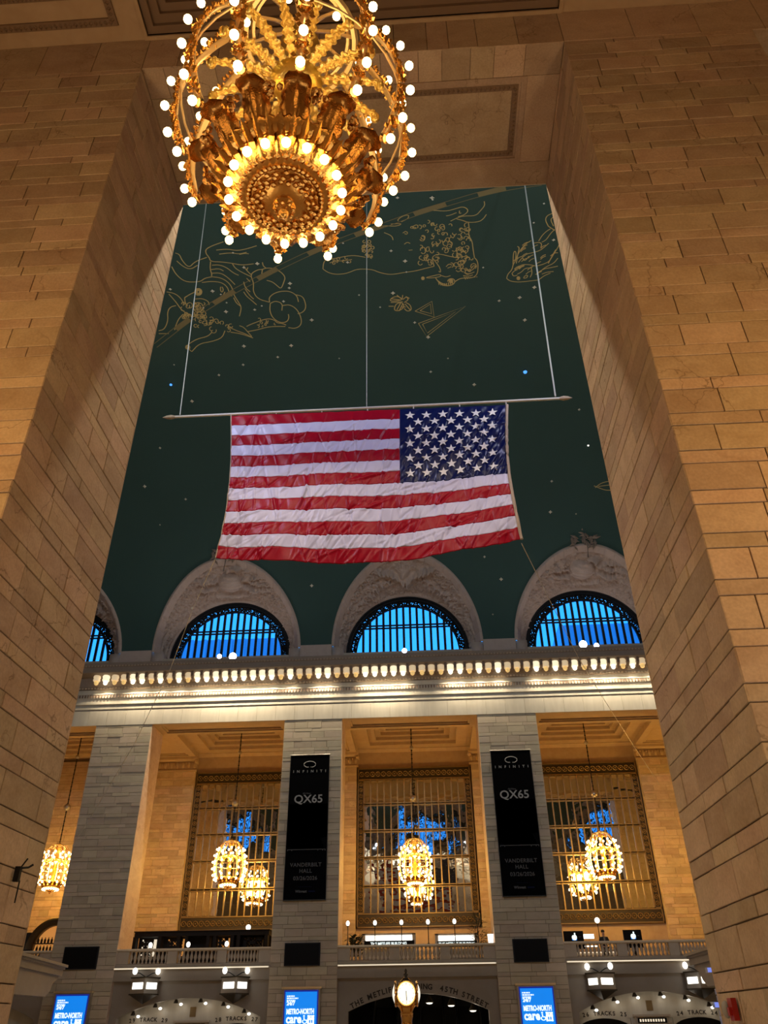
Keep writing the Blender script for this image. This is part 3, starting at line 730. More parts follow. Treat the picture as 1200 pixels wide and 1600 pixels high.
# ------------------------------------------------------------------ chandeliers
def rib_r(z):
    pts = [(-1.10, .64), (-.95, .80), (-.7, .93), (-.35, 1.02), (0, 1.05), (.35, 1.02), (.7, .94), (1.0, .83), (1.25, .70), (1.45, .56)]
    for (z0, r0), (z1, r1) in zip(pts, pts[1:]):
        if z <= z1: t = (z-z0)/(z1-z0); return r0+(r1-r0)*t
    return pts[-1][1]
def chandelier(name, label, loc, bulbmat, group=None, br=.0395):
    t = thing(name, label, 'chandelier', loc, group=group)
    g = lambda me, m: (me.materials.append(M[m]), me)[1]
    # bowl with petal flutes
    bowl = MB().lathe([(.10, -1.36), (.17, -1.34), (.22, -1.30), (.235, -1.26), (.26, -1.285), (.29, -1.28), (.30, -1.24)], 48, mod=lambda a, z: 1+.05*math.sin(24*a))
    bowl.lathe([(.29, -1.25), (.33, -1.27), (.40, -1.24), (.47, -1.17), (.52, -1.13), (.47, -1.08), (.3, -1.05)], 108, mod=lambda a, z: 1+.045*math.sin(36*a))
    bowl.lathe([(.44, -1.14), (.54, -1.12), (.60, -1.06), (.60, -1.02), (.5, -1.02)], 96, mod=lambda a, z: 1+.04*abs(math.sin(24*a)))
    bowl.build('bowl', 'gold', t, True)
    pt = MB()
    for k in range(36):
        a = 2*PI*(k+.5)/36; c_, s_ = math.cos(a), math.sin(a)
        P_ = lambda r, w, z: (r*c_-w*s_, r*s_+w*c_, z)
        pt.add([P_(.40, 0, -1.20), P_(.50, .034, -1.155), P_(.58, .03, -1.10), P_(.66, 0, -1.04), P_(.58, -.03, -1.10), P_(.50, -.034, -1.155), P_(.53, 0, -1.185)], [(0,1,6),(1,2,6),(2,3,6),(3,4,6),(4,5,6),(5,0,6),(5,4,3,2,1,0)])
    pt.build('petal_ring', 'gold', t)['kind'] = 'stuff'
    b2 = MB()
    for k in range(60):
        a = 2*PI*k/60; rr = .20+.035*(k % 3); b2.ball((rr*math.cos(a), rr*math.sin(a), -1.33+.02*(k % 2)-(.22-rr)*.3), .026, 5, 3)
    for k in range(48):
        a = 2*PI*k/48; b2.ball((.31*math.cos(a), .31*math.sin(a), -1.275), .024, 5, 3)
    for k in range(36):
        a = 2*PI*k/36; b2.octa((.39*math.cos(a), .39*math.sin(a), -1.26), .03, .03, .02)
    b2.build('beaded_ornament', 'gold', t)['kind'] = 'stuff'
    f = MB().lathe([(.001, -1.52), (.03, -1.50), (.045, -1.46), (.03, -1.43), (.07, -1.42), (.10, -1.38), (.085, -1.34), (.05, -1.33)], 12, mod=lambda a, z: 1+.12*math.sin(6*a))
    for k in range(8):
        a = 2*PI*k/8; f.ball((.075*math.cos(a), .075*math.sin(a), -1.42), .022, 5, 3)
    f.build('finial', 'gold', t)
    c = MB().lathe([(.06, -1.05), (.12, -.9), (.16, -.75), (.10, -.6), (.08, -.3), (.14, -.2), (.17, -.05), (.12, .08), (.07, .15), (.07, .45), (.2, .5), (.26, .6), (.22, .72), (.12, .8), (.09, 1.2), (.2, 1.4), (.12, 1.6), (.05, 1.7), (.05, 1.78)], 16, mod=lambda a, z: 1+.06*math.sin(8*a))
    c.build('central_column', 'greengold', t, True)
    for (rr, z, th) in ((.57, 1.45, .035), (.50, 1.55, .025), (1.04, .02, .012)):
        MB().tube([(rr*math.cos(2*PI*k/36), rr*math.sin(2*PI*k/36), z) for k in range(36)], th, 5, True).build('crown_ring', 'palegold', t)
    for k in range(12):
        a = 2*PI*k/12; MB().tube([(.55*math.cos(a), .55*math.sin(a), 1.46), (.3*math.cos(a), .3*math.sin(a), 1.62), (.1*math.cos(a), .1*math.sin(a), 1.66)], .02, 4).build('crown_strut', 'palegold', t)
    # shared part meshes
    def ribbon(pts, w, th):
        m = MB(); P = []
        for (r, z), (rn, zn) in zip(pts, pts[1:]+[pts[-1]]):
            P.append([(r, -w/2, z), (r+th, -w/2, z), (r+th, w/2, z), (r, w/2, z), (r, -w/2, z)])
        return m.grid(P)
    zz = [-0.80+2.25*i/22 for i in range(23)]
    strap = ribbon([(rib_r(z), z) for z in zz], .075, .014).mesh('rib', True); g(strap, 'palegold')
    gm = MB(); rr = random.Random(4)
    for i in range(44):
        z = -.74+2.14*i/43; r0 = rib_r(z)+.03
        for y in (.045, -.045):
            gm.octa((r0+rr.uniform(-.012, .02), y+rr.uniform(-.02, .02), z), .026, .028, .034)
    garland = g(gm.mesh('garland'), 'gold')
    ball = g(MB().ball((0, 0, 0), br, 10, 7, 1.12).mesh('bulb', True), bulbmat)
    cup = g(MB().lathe([(.012, -.07), (.03, -.055), (.026, -.035), (.045, -.015), (.04, -.01)], 8, mod=lambda a, z: 1+.1*math.sin(4*a)).mesh('bulb_cup'), 'gold')
    lm = MB(); P = []
    for i in range(19):
        s_ = i/18; cu_ = max(0, s_-.72)/.28
        r0 = .57+.24*s_+.06*cu_**1.5; z0 = -1.12+.44*s_-.13*cu_*cu_
        w = (.062+.05*math.sin(PI*min(1, s_*1.02)))*(1+.16*abs(math.sin(s_*PI*4)))+.045*cu_
        P.append([(r0-.05*abs(q)**1.6+.012*math.cos(q*9), q*w, z0+.03*abs(q)**2-.03*cu_*abs(q)) for q in (-1, -.75, -.5, -.25, 0, .25, .5, .75, 1)])
    P = np.array(P); lm.grid(P); lm.grid((P+np.array([-.015, 0, .02]))[::-1])
    leaf = g(lm.mesh('crown_leaf', True), 'leafgold')
    rs = MB(); rq = random.Random(9)
    for k in range(9):
        rs.ball((.72+rq.uniform(-.03, .04), rq.uniform(-.06, .06), -.84+rq.uniform(-.06, .06)), .032, 5, 3)
    rosette = g(rs.mesh('rosette'), 'leafgold')
    am = MB(); P = []
    for i in range(29):
        s_ = i/28; r0 = .16+.62*s_; z0 = .60-.10*s_+.06*math.sin(s_*PI); w = (.026+.030*math.sin(PI*s_))*(1+.26*math.cos(s_*50))
        P.append([(r0, -w, z0+.02), (r0+.02, -w*.5, z0-.01), (r0+.03, 0, z0+.02+.008*math.cos(s_*44)), (r0+.02, w*.5, z0-.01), (r0, w, z0+.02)])
    am.grid(P); am.grid((np.array(P)+np.array([0, 0, .015]))[::-1]); am.ball((.82, 0, .47), .05, 8, 5, 1.3); am.ball((.80, 0, .56), .03, 6, 4)
    arm = g(am.mesh('leaf_arm', True), 'greengold')
    for k in range(12):
        a = 2*PI*(k+.5)/12
        R = (0, 0, a); pl = lambda r, z: (r*math.cos(a), r*math.sin(a), z)
        o = link('rib', strap, None, t, None, R); link('garland', garland, None, o)
        for z in (-.62, -.22, .2, .62, 1.02):
            r0 = rib_r(z)+.1
            link('bulb', ball, None, o, (r0+.02, 0, z+.02)); 
            link('bulb_cup', cup, None, o, (r0-.03, 0, z), (0, PI/2.4, 0))
        lf = link('crown_leaf', leaf, None, t, None, R)
        link('bulb', ball, None, lf, (.955, 0, -.86)); link('bulb_cup', cup, None, lf, (.92, 0, -.84), (0, PI/1.5, 0))
        link('rosette', rosette, None, t, None, (0, 0, 2*PI*k/12))
    for k in range(16): link('leaf_arm', arm, None, t, None, (0, 0, 2*PI*k/16))
    for k in range(18):
        a = 2*PI*k/18
        link('bulb', ball, None, t, (.49*math.cos(a), .49*math.sin(a), -1.22)); link('bulb_cup', cup, None, t, (.475*math.cos(a), .475*math.sin(a), -1.15), (PI, 0, 0))
    for k in range(8):
        a = 2*PI*k/8; link('bulb', ball, None, t, (.62*math.cos(a), .62*math.sin(a), .95))
    return t
def rod(t, z0, z1, balls=()):
    m = MB().tube([(0, 0, z0), (0, 0, z1)], .035, 6)
    for k in range(int((z1-z0)/.3)): m.octa((0, 0, z0+k*.3), .07, .05, .1)
    m.lathe([(.02, z1-.35), (.12, z1-.2), (.05, z1-.1), (.16, z1)], 10)
    m.build('hanging_rod', 'blackiron', t)
    for z, r in balls: MB().ball((0, 0, z), r, 12, 8).build('rod_ball', 'steel', t, True)
big = chandelier('chandelier', 'huge gilded melon-shaped chandelier with glowing bulbs hanging close overhead', (-.03, 4.0, 9.87), 'bulb')
rod(big, 1.7, 21.75-9.87)
for dz in (-.5, .9): lamp('POINT', (0, 0, dz), P_CHAND*(.25 if dz < 0 else .15), WARM, 0.45, big)
GL = [(-2, 'gilded chandelier beside the blank end wall, leftmost of the small chandeliers'), (-1, 'gilded chandelier before the tall window left of centre'),
      (0, 'gilded chandelier hanging before the middle tall window'), (1, 'gilded chandelier before the tall window right of centre')]
first = None
for b, lab in GL:
    if first is None: o = first = chandelier('chandelier', lab, (0, 0, 0), 'bulbfar', 'small chandeliers of the gallery', .066)
    else: o = copy_tree(first); o['label'] = lab
    o.location = (b*S-.05 if b > -2 else -25.0, 57.0, 11.95 if b else 11.8)
for o in [x for x in bpy.data.objects if x.get('group') == 'small chandeliers of the gallery']:
    z = o.location.z
    rod(o, 1.7, 22.1-z, ((16.1-z+.0, .24), (19.7-z, .15)))
    lamp('POINT', (0, 0, -.1), P_GALLERY, (1.0, 0.55, 0.10), 0.7, o)
for b in (2,): lamp('POINT', (b*S, 57, 11.9), P_GALLERY, (1.0, 0.55, 0.10), 0.7)

# ------------------------------------------------------------------ cornice lamps
def lamp_mesh(bulb, shade):
    a = MB().lathe([(.05, .37), (.22, .35), (.255, .25), (.215, .14), (.245, .05), (.22, -.03), (.10, -.02)], 12, mod=lambda a, z: 1+.06*math.sin(6*a)).mesh('shade', True); a.materials.append(M[shade])
    b = MB().ball((0, 0, -.13), .155, 10, 7, 1.15).mesh('bulb', True); b.materials.append(M[bulb])
    return a, b
LM = {'on': lamp_mesh('lampon', 'lampshadeon'), 'dim': lamp_mesh('lampdim', 'lampshadedim')}
rl = random.Random(12)
def ordinal(n):
    A = ['first', 'second', 'third', 'fourth', 'fifth', 'sixth', 'seventh', 'eighth', 'ninth', 'tenth', 'eleventh', 'twelfth', 'thirteenth', 'fourteenth', 'fifteenth', 'sixteenth', 'seventeenth', 'eighteenth', 'nineteenth']
    if n < 20: return A[n-1]
    t = ['twent', 'thirt', 'fort', 'fift', 'sixt', 'sevent'][n//10-2]
    return t+'ieth' if n % 10 == 0 else t+'y-'+A[n % 10-1]
def cornice_lamps(f, side, i0, i1):
    for i in range(i0, i1):
        x = -S/2+(i-43)*0.635+.3175
        st = 'on' if (i % 2 == 0) != (rl.random() < .22) else 'dim'
        if side == 'north':
            lab = '%s cornice lamp, %s in the row under the arched windows counted from the left' % ('bright white' if st == 'on' else 'dim amber', ordinal(i-i0+1))
        else: lab = '%s cornice lamp on the hall side above the passage, %s from the left' % ('bright white' if st == 'on' else 'dim amber', ordinal(i-i0+1))
        o = thing('cornice_lamp', lab, 'lamp', (x, f(.64), 22.56), group='%s cornice lamps, %s side' % ('bright' if st == 'on' else 'dim', side))
        a, b = LM[st]; link('shade', a, None, o); link('bulb', b, None, o)
        if st == 'on': lamp('SPOT', (0, (0.0), -.32), P_HALL*2.2, CREAM, 0.06, o, math.radians(132), (0, 0, -1), .25)
cornice_lamps(CF, 'north', 43-24, 43+38); cornice_lamps(CS, 'south', 43-10, 43+30)

# floodlights on the cornice in front of the arched windows
fl = [((343, 1026), .16, 'small floodlight on the cornice at the left arched window'), ((364, 1026), .26, 'large floodlight on the cornice at the left arched window'), ((632, 1017), .17, 'floodlight on the cornice below the middle arched window'),
      ((911, 1007), .26, 'large floodlight on the cornice at the right arched window'), ((932, 1009), .17, 'small floodlight on the cornice at the right arched window')]
for (p, rad, lab) in fl:
    c = atY(*p, 49.0)
    o = thing('floodlight', lab, 'floodlight', c, group='floodlights on the cornice')
    MB().lathe([(rad*.6, .35), (rad*.95, .1), (rad*1.05, -.02)], 12).build('housing', 'blackiron', o, False).rotation_euler = (-PI/2-.25, 0, 0) if False else (-PI/2, 0, 0)
    MB().ball((0, -.02, 0), rad, 12, 8).build('lens', 'floodwhite', o, True)
    MB().box(-rad*.9, rad*.9, -.05, .15, -.6-rad*.2, -rad*.9).build('stand', 'blackiron', o)
    lamp('SPOT', (0, -rad-.1, .05), P_FLOOD*(.06 if rad > .2 else .045), (1.0, .88, .80), 0.1, o, math.radians(150), (0, -.05, 1), .6)
# unseen floodlights added on the south cornice: four wash the vault, two light this side of the flag
for k, (x, pw, aim, col, sp) in enumerate(((-14.0, 1.0, (0.1, .88, .36), (.80, .92, 1.0), 150), (-7.0, 1.0, (0, .88, .36), (.80, .92, 1.0), 150), (-9.5, 1.5, (.80, .65, -.50), (.56, .57, 1.0), 62), (9.5, 1.25, (-.80, .65, -.50), (.66, .63, 1.0), 62), (7.0, 1.0, (0, .88, .36), (.80, .92, 1.0), 150), (14.0, 1.0, (-.1, .88, .36), (.80, .92, 1.0), 150))):
    o = thing('floodlight', 'added floodlight on the south cornice over the passage, %s from the left, out of direct view' % ('first', 'second', 'third', 'fourth', 'fifth', 'sixth')[k], 'floodlight', (x, SF+1.0, 23.75), group='added floodlights on the south cornice')
    MB().box(-.2, .2, -.15, .15, -.15, .25).build('housing', 'blackiron', o)
    lamp('SPOT', (0, .2, .3), P_FLOOD*pw, col, .15, o, math.radians(sp), aim, .8)

# ------------------------------------------------------------------ flag, pole, cables
def px(x, y, Y=20.0): return atY(x, y, Y)
TL, TR, BL, BR = px(361, 650), px(791, 633), px(337, 872), px(813, 845)
_cr = np.random.RandomState(11); NC = 520
_cu, _cv = _cr.uniform(-.02, 1.02, NC), _cr.uniform(0.02, 1.0, NC)**.8
_ca = np.where(_cr.rand(NC) < .62, _cr.uniform(1.75, 2.35, NC), np.where(_cr.rand(NC) < .5, _cr.uniform(1.25, 1.6, NC), _cr.uniform(2.5, 3.1, NC)))
_cl, _cw, _ch = _cr.uniform(.25, .75, NC), _cr.uniform(.018, .042, NC), _cr.uniform(-.05, .05, NC)
def crease(u, v):
    dx, dy = (u-_cu)*9.35, (v-_cv)*5.6
    a = dx*np.cos(_ca)+dy*np.sin(_ca); t = -dx*np.sin(_ca)+dy*np.cos(_ca)+.06*np.sin(a*2)
    return float(np.sum(_ch*np.exp(-(t/_cw)**2)*np.exp(-(a/_cl)**2)))
def cloth(u, v):
    """u 0..1 left to right, v 0..1 top to bottom"""
    p = (TL*(1-u)+TR*u)*(1-v)+(BL*(1-u)+BR*u)*v
    x = (u-.5)*2
    z = -0.42*v*v*(1-x*x)
    xo = 0.17*math.sin(PI*v)*(-x)
    y = .10*math.sin(u*9+v*3)*v+.04*math.sin(u*23-v*7)*v
    y += .012*math.sin(u*64+v*24+2*math.sin(v*7+u*5))*(.35+.65*v)+.008*math.sin(u*104-v*33+1.5*math.sin(u*11))
    y += crease(u, v)
    if u > .61 and v < .54: y += .012*math.sin(u*150+v*10)*math.sin(v*55)
    return (p[0]+xo, p[1]+y, p[2]+z)
fg = thing('flag', 'huge American flag of red and white stripes hanging from a white pole', 'flag', tuple((TL+TR)/2))
fo = (TL+TR)/2
def cloth_piece(name, u0, u1, v0, v1, m, nu, nv, off=0):
    P = [[np.array(cloth(u0+(u1-u0)*i/nu, v0+(v1-v0)*j/nv))-fo+np.array((0, off, 0)) for j in range(nv+1)] for i in range(nu+1)]
    o = MB().grid(P).build(name, m, fg, True)
    md = o.modifiers.new('thickness', 'SOLIDIFY'); md.thickness = .012; md.offset = 0
    return o
UC = .617
for i in range(13):
    cloth_piece('stripe', 0.0, UC if i < 7 else 1.0, i/13, (i+1)/13, 'red' if i % 2 == 0 else 'white', 210 if i < 7 else 330, 12)
cloth_piece('canton', UC, 1.0, 0, 7/13, 'blue', 140, 84)
for rr_ in range(9):
    n = 6 if rr_ % 2 == 0 else 5
    for c_ in range(n):
        cu = UC+(1-UC)*((c_+.5)/6 if n == 6 else (c_+1)/6)*.93+(1-UC)*.02; cv = 7/13*(rr_+1)/10.2+.005
        pts = []
        for k in range(10):
            a = PI*k/5; q = .18 if k % 2 == 0 else .072
            pts.append((cu+q*math.sin(a)/9.35, cv-q*math.cos(a)/5.6))
        V = [np.array(cloth(*p))-fo+np.array((0, -.03, 0)) for p in pts]; cc = np.array(cloth(cu, cv))-fo+np.array((0, -.035, 0))
        MB().add([cc]+V, [(0, 1+k, 1+(k+1) % 10) for k in range(10)]).build('star', 'starcloth', fg)
hb = MB().tube([np.array(cloth(1.0, j/24))-fo+np.array((.03, -.02, 0)) for j in range(25)], .05, 5); hb.build('header_rope', 'rope', fg)
hm = MB().tube([np.array(cloth(0.0, j/24))-fo for j in range(25)], .02, 5); hm.build('hem_cord', 'rope', fg)
pl = [px(263, 652), px(420, 644.5), px(573, 637.5), px(730, 630), px(885, 622)]
po = thing('flagpole', 'long white horizontal pole with pointed gilt ends carrying the flag', 'flagpole', tuple(pl[2]))
MB().tube([p-pl[2] for p in pl], .045, 8).build('pole_shaft', 'wire', po)
for p, d in ((pl[0], -1), (pl[-1], 1)):
    MB().tube([p-pl[2]+np.array((d*q, 0, 0)) for q in (-.3, -.1, .05, .2)], [.03, .08, .06, .005], 8).build('pole_finial', 'rope', po)
tie = MB()
for k in range(7):
    u = k/6; a = np.array(cloth(u, 0)); b_ = pl[0]+(pl[-1]-pl[0])*((a[0]-pl[0][0])/(pl[-1][0]-pl[0][0])); tie.tube([a-pl[2], b_-pl[2]+np.array((0, 0, .04))], .02, 4)
tie.build('tie_cord', 'wire', po)
def cable(lab, pts, r=.018):
    pts = [np.array(p) for p in pts]; o = thing('cable', lab, 'cable', tuple(pts[0]))
    return link('strand', MB().tube([p-pts[0] for p in pts], r, 5).mesh('strand'), 'wire', o)
def vz(y): return VZ+VB*math.sqrt(max(0, 1-((y-YM)/VA)**2))
def upto(p0, p1):
    a, b_ = px(*p0), px(*p1); d = (b_-a)/(b_[2]-a[2]); return [a+d*.05, a+d*(vz(20)-.12-a[2])]
cable('left suspension cable of the flagpole rising to the vault', upto((281, 650), (319, 345)))
cable('middle suspension cable of the flagpole rising to the vault', upto((573, 637), (573, 375)), .013)
cable('right suspension cable of the flagpole rising to the vault', upto((868, 621), (820, 290)), .028)
def guy(lab, pp):
    cable(lab, [px(x, y, Y) for x, y, Y in pp], .014)
guy('thin guy wire from the lower left flag corner down to the left', [(337, 872, 20), (302, 950, 26), (265, 1048, 33), (209, 1164, 40), (152, 1260, 46), (113, 1322, 49.6)])
guy('thin guy wire from the lower right flag corner down to the right', [(815, 849, 20), (860, 940, 27), (905, 1030, 34), (945, 1095, 40), (990, 1165, 46), (1030, 1225, 49.6)])

# ------------------------------------------------------------------ drawings on the vault
def vhit(x, y, off=.03):
    d = ray(x, y); a = VA-off; b = VB-off
    A = (d[1]/a)**2+(d[2]/b)**2; B = 2*((CAM[1]-YM)*d[1]/a**2+(CAM[2]-VZ)*d[2]/b**2); c = ((CAM[1]-YM)/a)**2+((CAM[2]-VZ)/b)**2-1
    t = (-B+math.sqrt(B*B-4*A*c))/(2*A); return CAM+t*d
def chaikin(p, n=2, closed=False):
    for _ in range(n):
        q = [] if closed else [p[0]]
        for a, b in zip(p, p[1:]+([p[0]] if closed else [])):
            q += [(a[0]*.75+b[0]*.25, a[1]*.75+b[1]*.25), (a[0]*.25+b[0]*.75, a[1]*.25+b[1]*.75)]
        if not closed: q.append(p[-1])
        p = q
    return p
def ribbon_on_vault(mb, pts, w, off=.03):
    P = [vhit(x, y, off) for x, y in pts]; n = len(P)
    if n < 2: return
    row = []
    for i in range(n):
        t = P[min(i+1, n-1)]-P[max(i-1, 0)]; t /= np.linalg.norm(t)+1e-9
        nn = np.array((0, -2*(P[i][1]-YM)/VA**2, -2*(P[i][2]-VZ)/VB**2)); nn /= np.linalg.norm(nn)
        s = np.cross(t, nn); row.append((P[i]-s*w/2, P[i]+s*w/2))
    mb.grid(row)
TA = lambda p: (230+p[0]/4.444, 330+p[1]/4.444)
TB = lambda p: (480+p[0]/4.286, 300+p[1]/4.286)
TC = lambda p: (700+p[0]/6.0, 280+p[1]/6.0)
def draw(name, T, lines, w=.05, m='goldline', smooth=True):
    mb = MB()
    for L in lines:
        cl = L[0] == L[-1]; p = [T(q) for q in L]
        if smooth and len(p) > 2: p = chaikin(p[:-1] if cl else p, 2, cl); p = p+[p[0]] if cl else p
        ribbon_on_vault(mb, p, w)
    return mb.build(name, m, vault)
def arcs(cx, cy, r, a0, a1, n=7): return [(cx+r*math.cos(math.radians(a0+(a1-a0)*i/n)), cy+r*math.sin(math.radians(a0+(a1-a0)*i/n))) for i in range(n+1)]
# the giant with the club at the left
giant = [[(195,290),(225,300),(240,340),(290,395),(330,350),(415,320)], [(205,345),(250,385),(300,405),(350,375)], [(170,385),(200,440),(260,490),(340,492),(375,485),(400,465),(450,455)],
 [(530,212),(450,240),(405,265),(408,295),(430,320),(440,350),(520,352),(590,362),(660,375),(740,365)], [(480,270),(560,262),(620,275),(690,262),(760,240)], [(500,298),(580,288),(640,298),(690,285)], [(640,300),(680,292),(705,296)],
 [(440,350),(436,400),(450,440),(445,450)], [(450,375),(500,372),(550,390),(600,430),(635,445)], [(445,405),(500,398),(530,415)], [(450,430),(510,428),(560,460),(610,510)],
 [(590,362),(610,395),(650,420),(690,440),(722,455)], [(670,380),(690,410),(720,440)], [(700,390),(690,410)], [(450,455),(510,462),(560,490),(590,530),(600,580),(640,640),(655,670),(640,730)],
 [(380,495),(450,486),(520,495),(560,530),(570,575),(590,590)], [(510,525),(508,550),(520,565),(530,545),(520,525)], [(525,590),(540,560)],
 [(722,455),(725,430),(770,405),(800,405),(820,395),(870,395),(920,415),(960,455),(950,490),(930,540),(905,520),(870,490),(830,480)], [(722,455),(740,500),(735,560),(770,610),(850,632)], [(800,405),(795,435)], [(800,355),(805,380),(825,395)],
 [(850,632),(845,600),(880,570),(930,555),(990,555),(1040,585),(1050,630)], [(1030,580),(1080,590),(1100,640),(1100,680),(1075,705),(1045,712)], [(855,640),(850,690),(870,740),(920,775),(970,770),(985,740),(980,715)], [(855,640),(890,622),(940,640),(935,690)], [(940,655),(990,648),(1040,680),(1070,740),(1070,790),(1030,815),(980,808)],
 [(690,800),(720,785),(760,770),(800,755),(850,745),(890,760),(900,775),(940,780),(965,790)], [(700,835),(760,825),(830,805),(880,800),(960,800)], [(560,800),(620,830),(680,850),(735,880),(700,840),(670,805),(640,795)], [(580,840),(650,850),(735,880)],
 [(670,560),(690,590),(720,615),(760,650)], [(680,540),(715,590),(740,610)], [(670,490),(680,530),(715,560)], [(690,465),(715,490)],
 [(135,560),(190,570),(230,600),(255,640),(250,655)], [(150,575),(200,630),(240,690),(300,720),(360,740)], [(200,655),(160,665),(140,700),(145,760),(120,820),(80,830)], [(250,715),(220,745),(200,790),(190,825)], [(80,850),(150,850)],
 [(260,600),(300,575),(335,560)], [(330,610),(380,605),(425,625),(430,650)], [(260,600),(262,630),(280,660)], [(450,840),(420,870),(350,885),(290,920),(275,940)], [(540,830),(520,880),(450,905),(360,920),(310,975)], [(270,935),(290,960),(310,975)],
 [(600,600),(620,640),(650,660)]]
draw('giant_drawing', TA, giant, .055)
cur = MB(); rc = random.Random(2)
def curls(mb, T, n, xr, yr, r0, r1, test=None):
    for _ in range(n):
        x, y = rc.uniform(*xr), rc.uniform(*yr)
        if test and not test(x, y): continue
        a = rc.uniform(0, 360); rr = rc.uniform(r0, r1)
        ribbon_on_vault(mb, [T(q) for q in arcs(x, y, rr, a, a+rc.uniform(160, 330), 6)], .05)
curls(cur, TA, 26, (245, 400), (640, 740), 8, 20); curls(cur, TA, 34, (330, 590), (720, 830), 8, 18, lambda x, y: abs(y-(690+.21*x)) < 45); curls(cur, TA, 10, (690, 890), (750, 800), 5, 10)
for t in arcs(352, 665, 28, 0, 330): pass
ribbon_on_vault(cur, [TA(q) for q in arcs(355, 668, 34, 0, 350, 10)], .06); ribbon_on_vault(cur, [TA(q) for q in arcs(355, 668, 18, 0, 350, 8)], .06)
for k in range(3): ribbon_on_vault(cur, [TA(q) for q in arcs(355, 560, 10+7*k, 0, 360, 10)], .07)
ribbon_on_vault(cur, [TA(q) for q in arcs(282, 945, 12, 0, 360, 8)], .12)
cur.build('giant_curls', 'goldline', vault)
# the ram
ram = [[(105,515),(108,480),(120,455),(160,450),(210,440),(270,428),(320,425),(380,435),(390,438)], [(105,515),(140,540),(190,552),(250,548),(290,535),(330,518),(380,515),(440,520),(480,538),(540,552),(590,550),(640,540),(720,530),(790,512),(850,497)],
 [(150,475),(190,460),(240,462),(300,452)], [(850,497),(840,460),(838,435),(860,420),(890,415),(950,430),(1000,440)], [(838,440),(870,480),(890,510),(895,540),(880,530)], [(785,575),(840,562),(890,550),(900,565),(840,576),(785,575)],
 [(860,575),(880,605),(910,625),(950,630),(985,615),(990,590),(970,578),(945,585),(940,600)], [(870,590),(900,612),(930,620)], [(990,600),(1020,580),(1060,575),(1110,575),(1140,550),(1145,500),(1140,460),(1120,440)], [(1060,520),(1085,530),(1110,520),(1125,500)], [(1050,540),(1085,550),(1120,535)], [(1045,560),(1080,565),(1110,555)],
 [(1080,205),(1085,250),(1080,290),(1105,330),(1110,380),(1120,440)], [(1000,180),(1040,190),(1080,205),(1150,200),(1180,180),(1200,150)], [(960,195),(1010,170),(1050,160),(1130,160),(1165,120),(1190,90),(1185,62)],
 [(780,140),(830,120),(930,130),(1000,110),(1040,98),(1070,110),(1078,130),(1050,155),(1010,165)], [(930,160),(960,155),(1000,138)], [(1020,125),(1018,145),(1032,140)], [(610,195),(605,185),(640,160),(680,152),(678,175),(660,185),(630,200)], [(440,240),(520,225),(600,230),(640,210),(560,215)], [(515,272),(550,285),(570,300),(575,322)],
 [(900,560),(930,570),(960,560)], [(930,500),(950,480),(970,490)], [(940,510),(965,500)], [(1000,440),(1050,430),(1080,440)], [(640,275),(660,262)], [(700,245),(715,235),(732,245)], [(650,350),(670,335),(690,345)], [(680,390),(705,388)]]
draw('ram_drawing', TB, ram, .05)
rm = MB(); curls(rm, TB, 120, (725, 1080), (215, 490), 9, 17, lambda x, y: (x > 900 and y < 400) or (x < 890 and y > 285 and abs(x-800) < 80 and rc.random() < .75) or (y > 380 and x > 960))
curls(rm, TB, 22, (375, 440), (330, 440), 6, 12); curls(rm, TB, 8, (150, 310), (440, 485), 6, 12); curls(rm, TB, 12, (1000, 1120), (430, 540), 8, 20); curls(rm, TB, 14, (640, 900), (195, 290), 8, 14)
for k in range(7): a = 1055+k*13; ribbon_on_vault(rm, [TB((a, 570)), TB((a+6, 585+(-k*3)))], .05)
for k in range(8): ribbon_on_vault(rm, [TB((880+k*13, 600+12*math.sin(k*.5))), TB((884+k*13, 622+8*math.sin(k*.5)))], .05)
for cx, cy, rr in ((962, 595, 17), (775, 578, 12)):
    for k in range(5): a = PI*k/5; ribbon_on_vault(rm, [TB((cx-rr*math.cos(a), cy-rr*math.sin(a))), TB((cx+rr*math.cos(a), cy+rr*math.sin(a)))], .06)
rm.build('ram_fleece', 'goldline', vault)
bee = [[(550,730),(570,705),(610,698),(640,720),(600,730),(550,730)], [(560,740),(600,738),(640,735)], [(640,720),(665,700),(680,720),(650,740)], [(585,770),(600,745),(640,740),(650,770),(620,795),(585,795),(585,770)], [(660,740),(690,755),(700,790),(670,800),(650,780)], [(600,790),(625,745)], [(615,797),(640,750)], [(640,690),(635,720)], [(600,690),(630,715)], [(660,700),(685,712)], [(545,765),(580,765)], [(560,715),(620,722)], [(655,750),(690,790)], [(630,770),(660,770)]]
draw('bee_drawing', TB, bee, .055)
draw('triangle_drawing', TB, [[(722,798),(835,732),(850,838),(722,798)], [(755,795),(825,750),(832,815),(755,795)], [(745,880),(1060,765),(800,968),(745,880)], [(772,885),(995,800),(805,945),(772,885)]], .045, smooth=False)
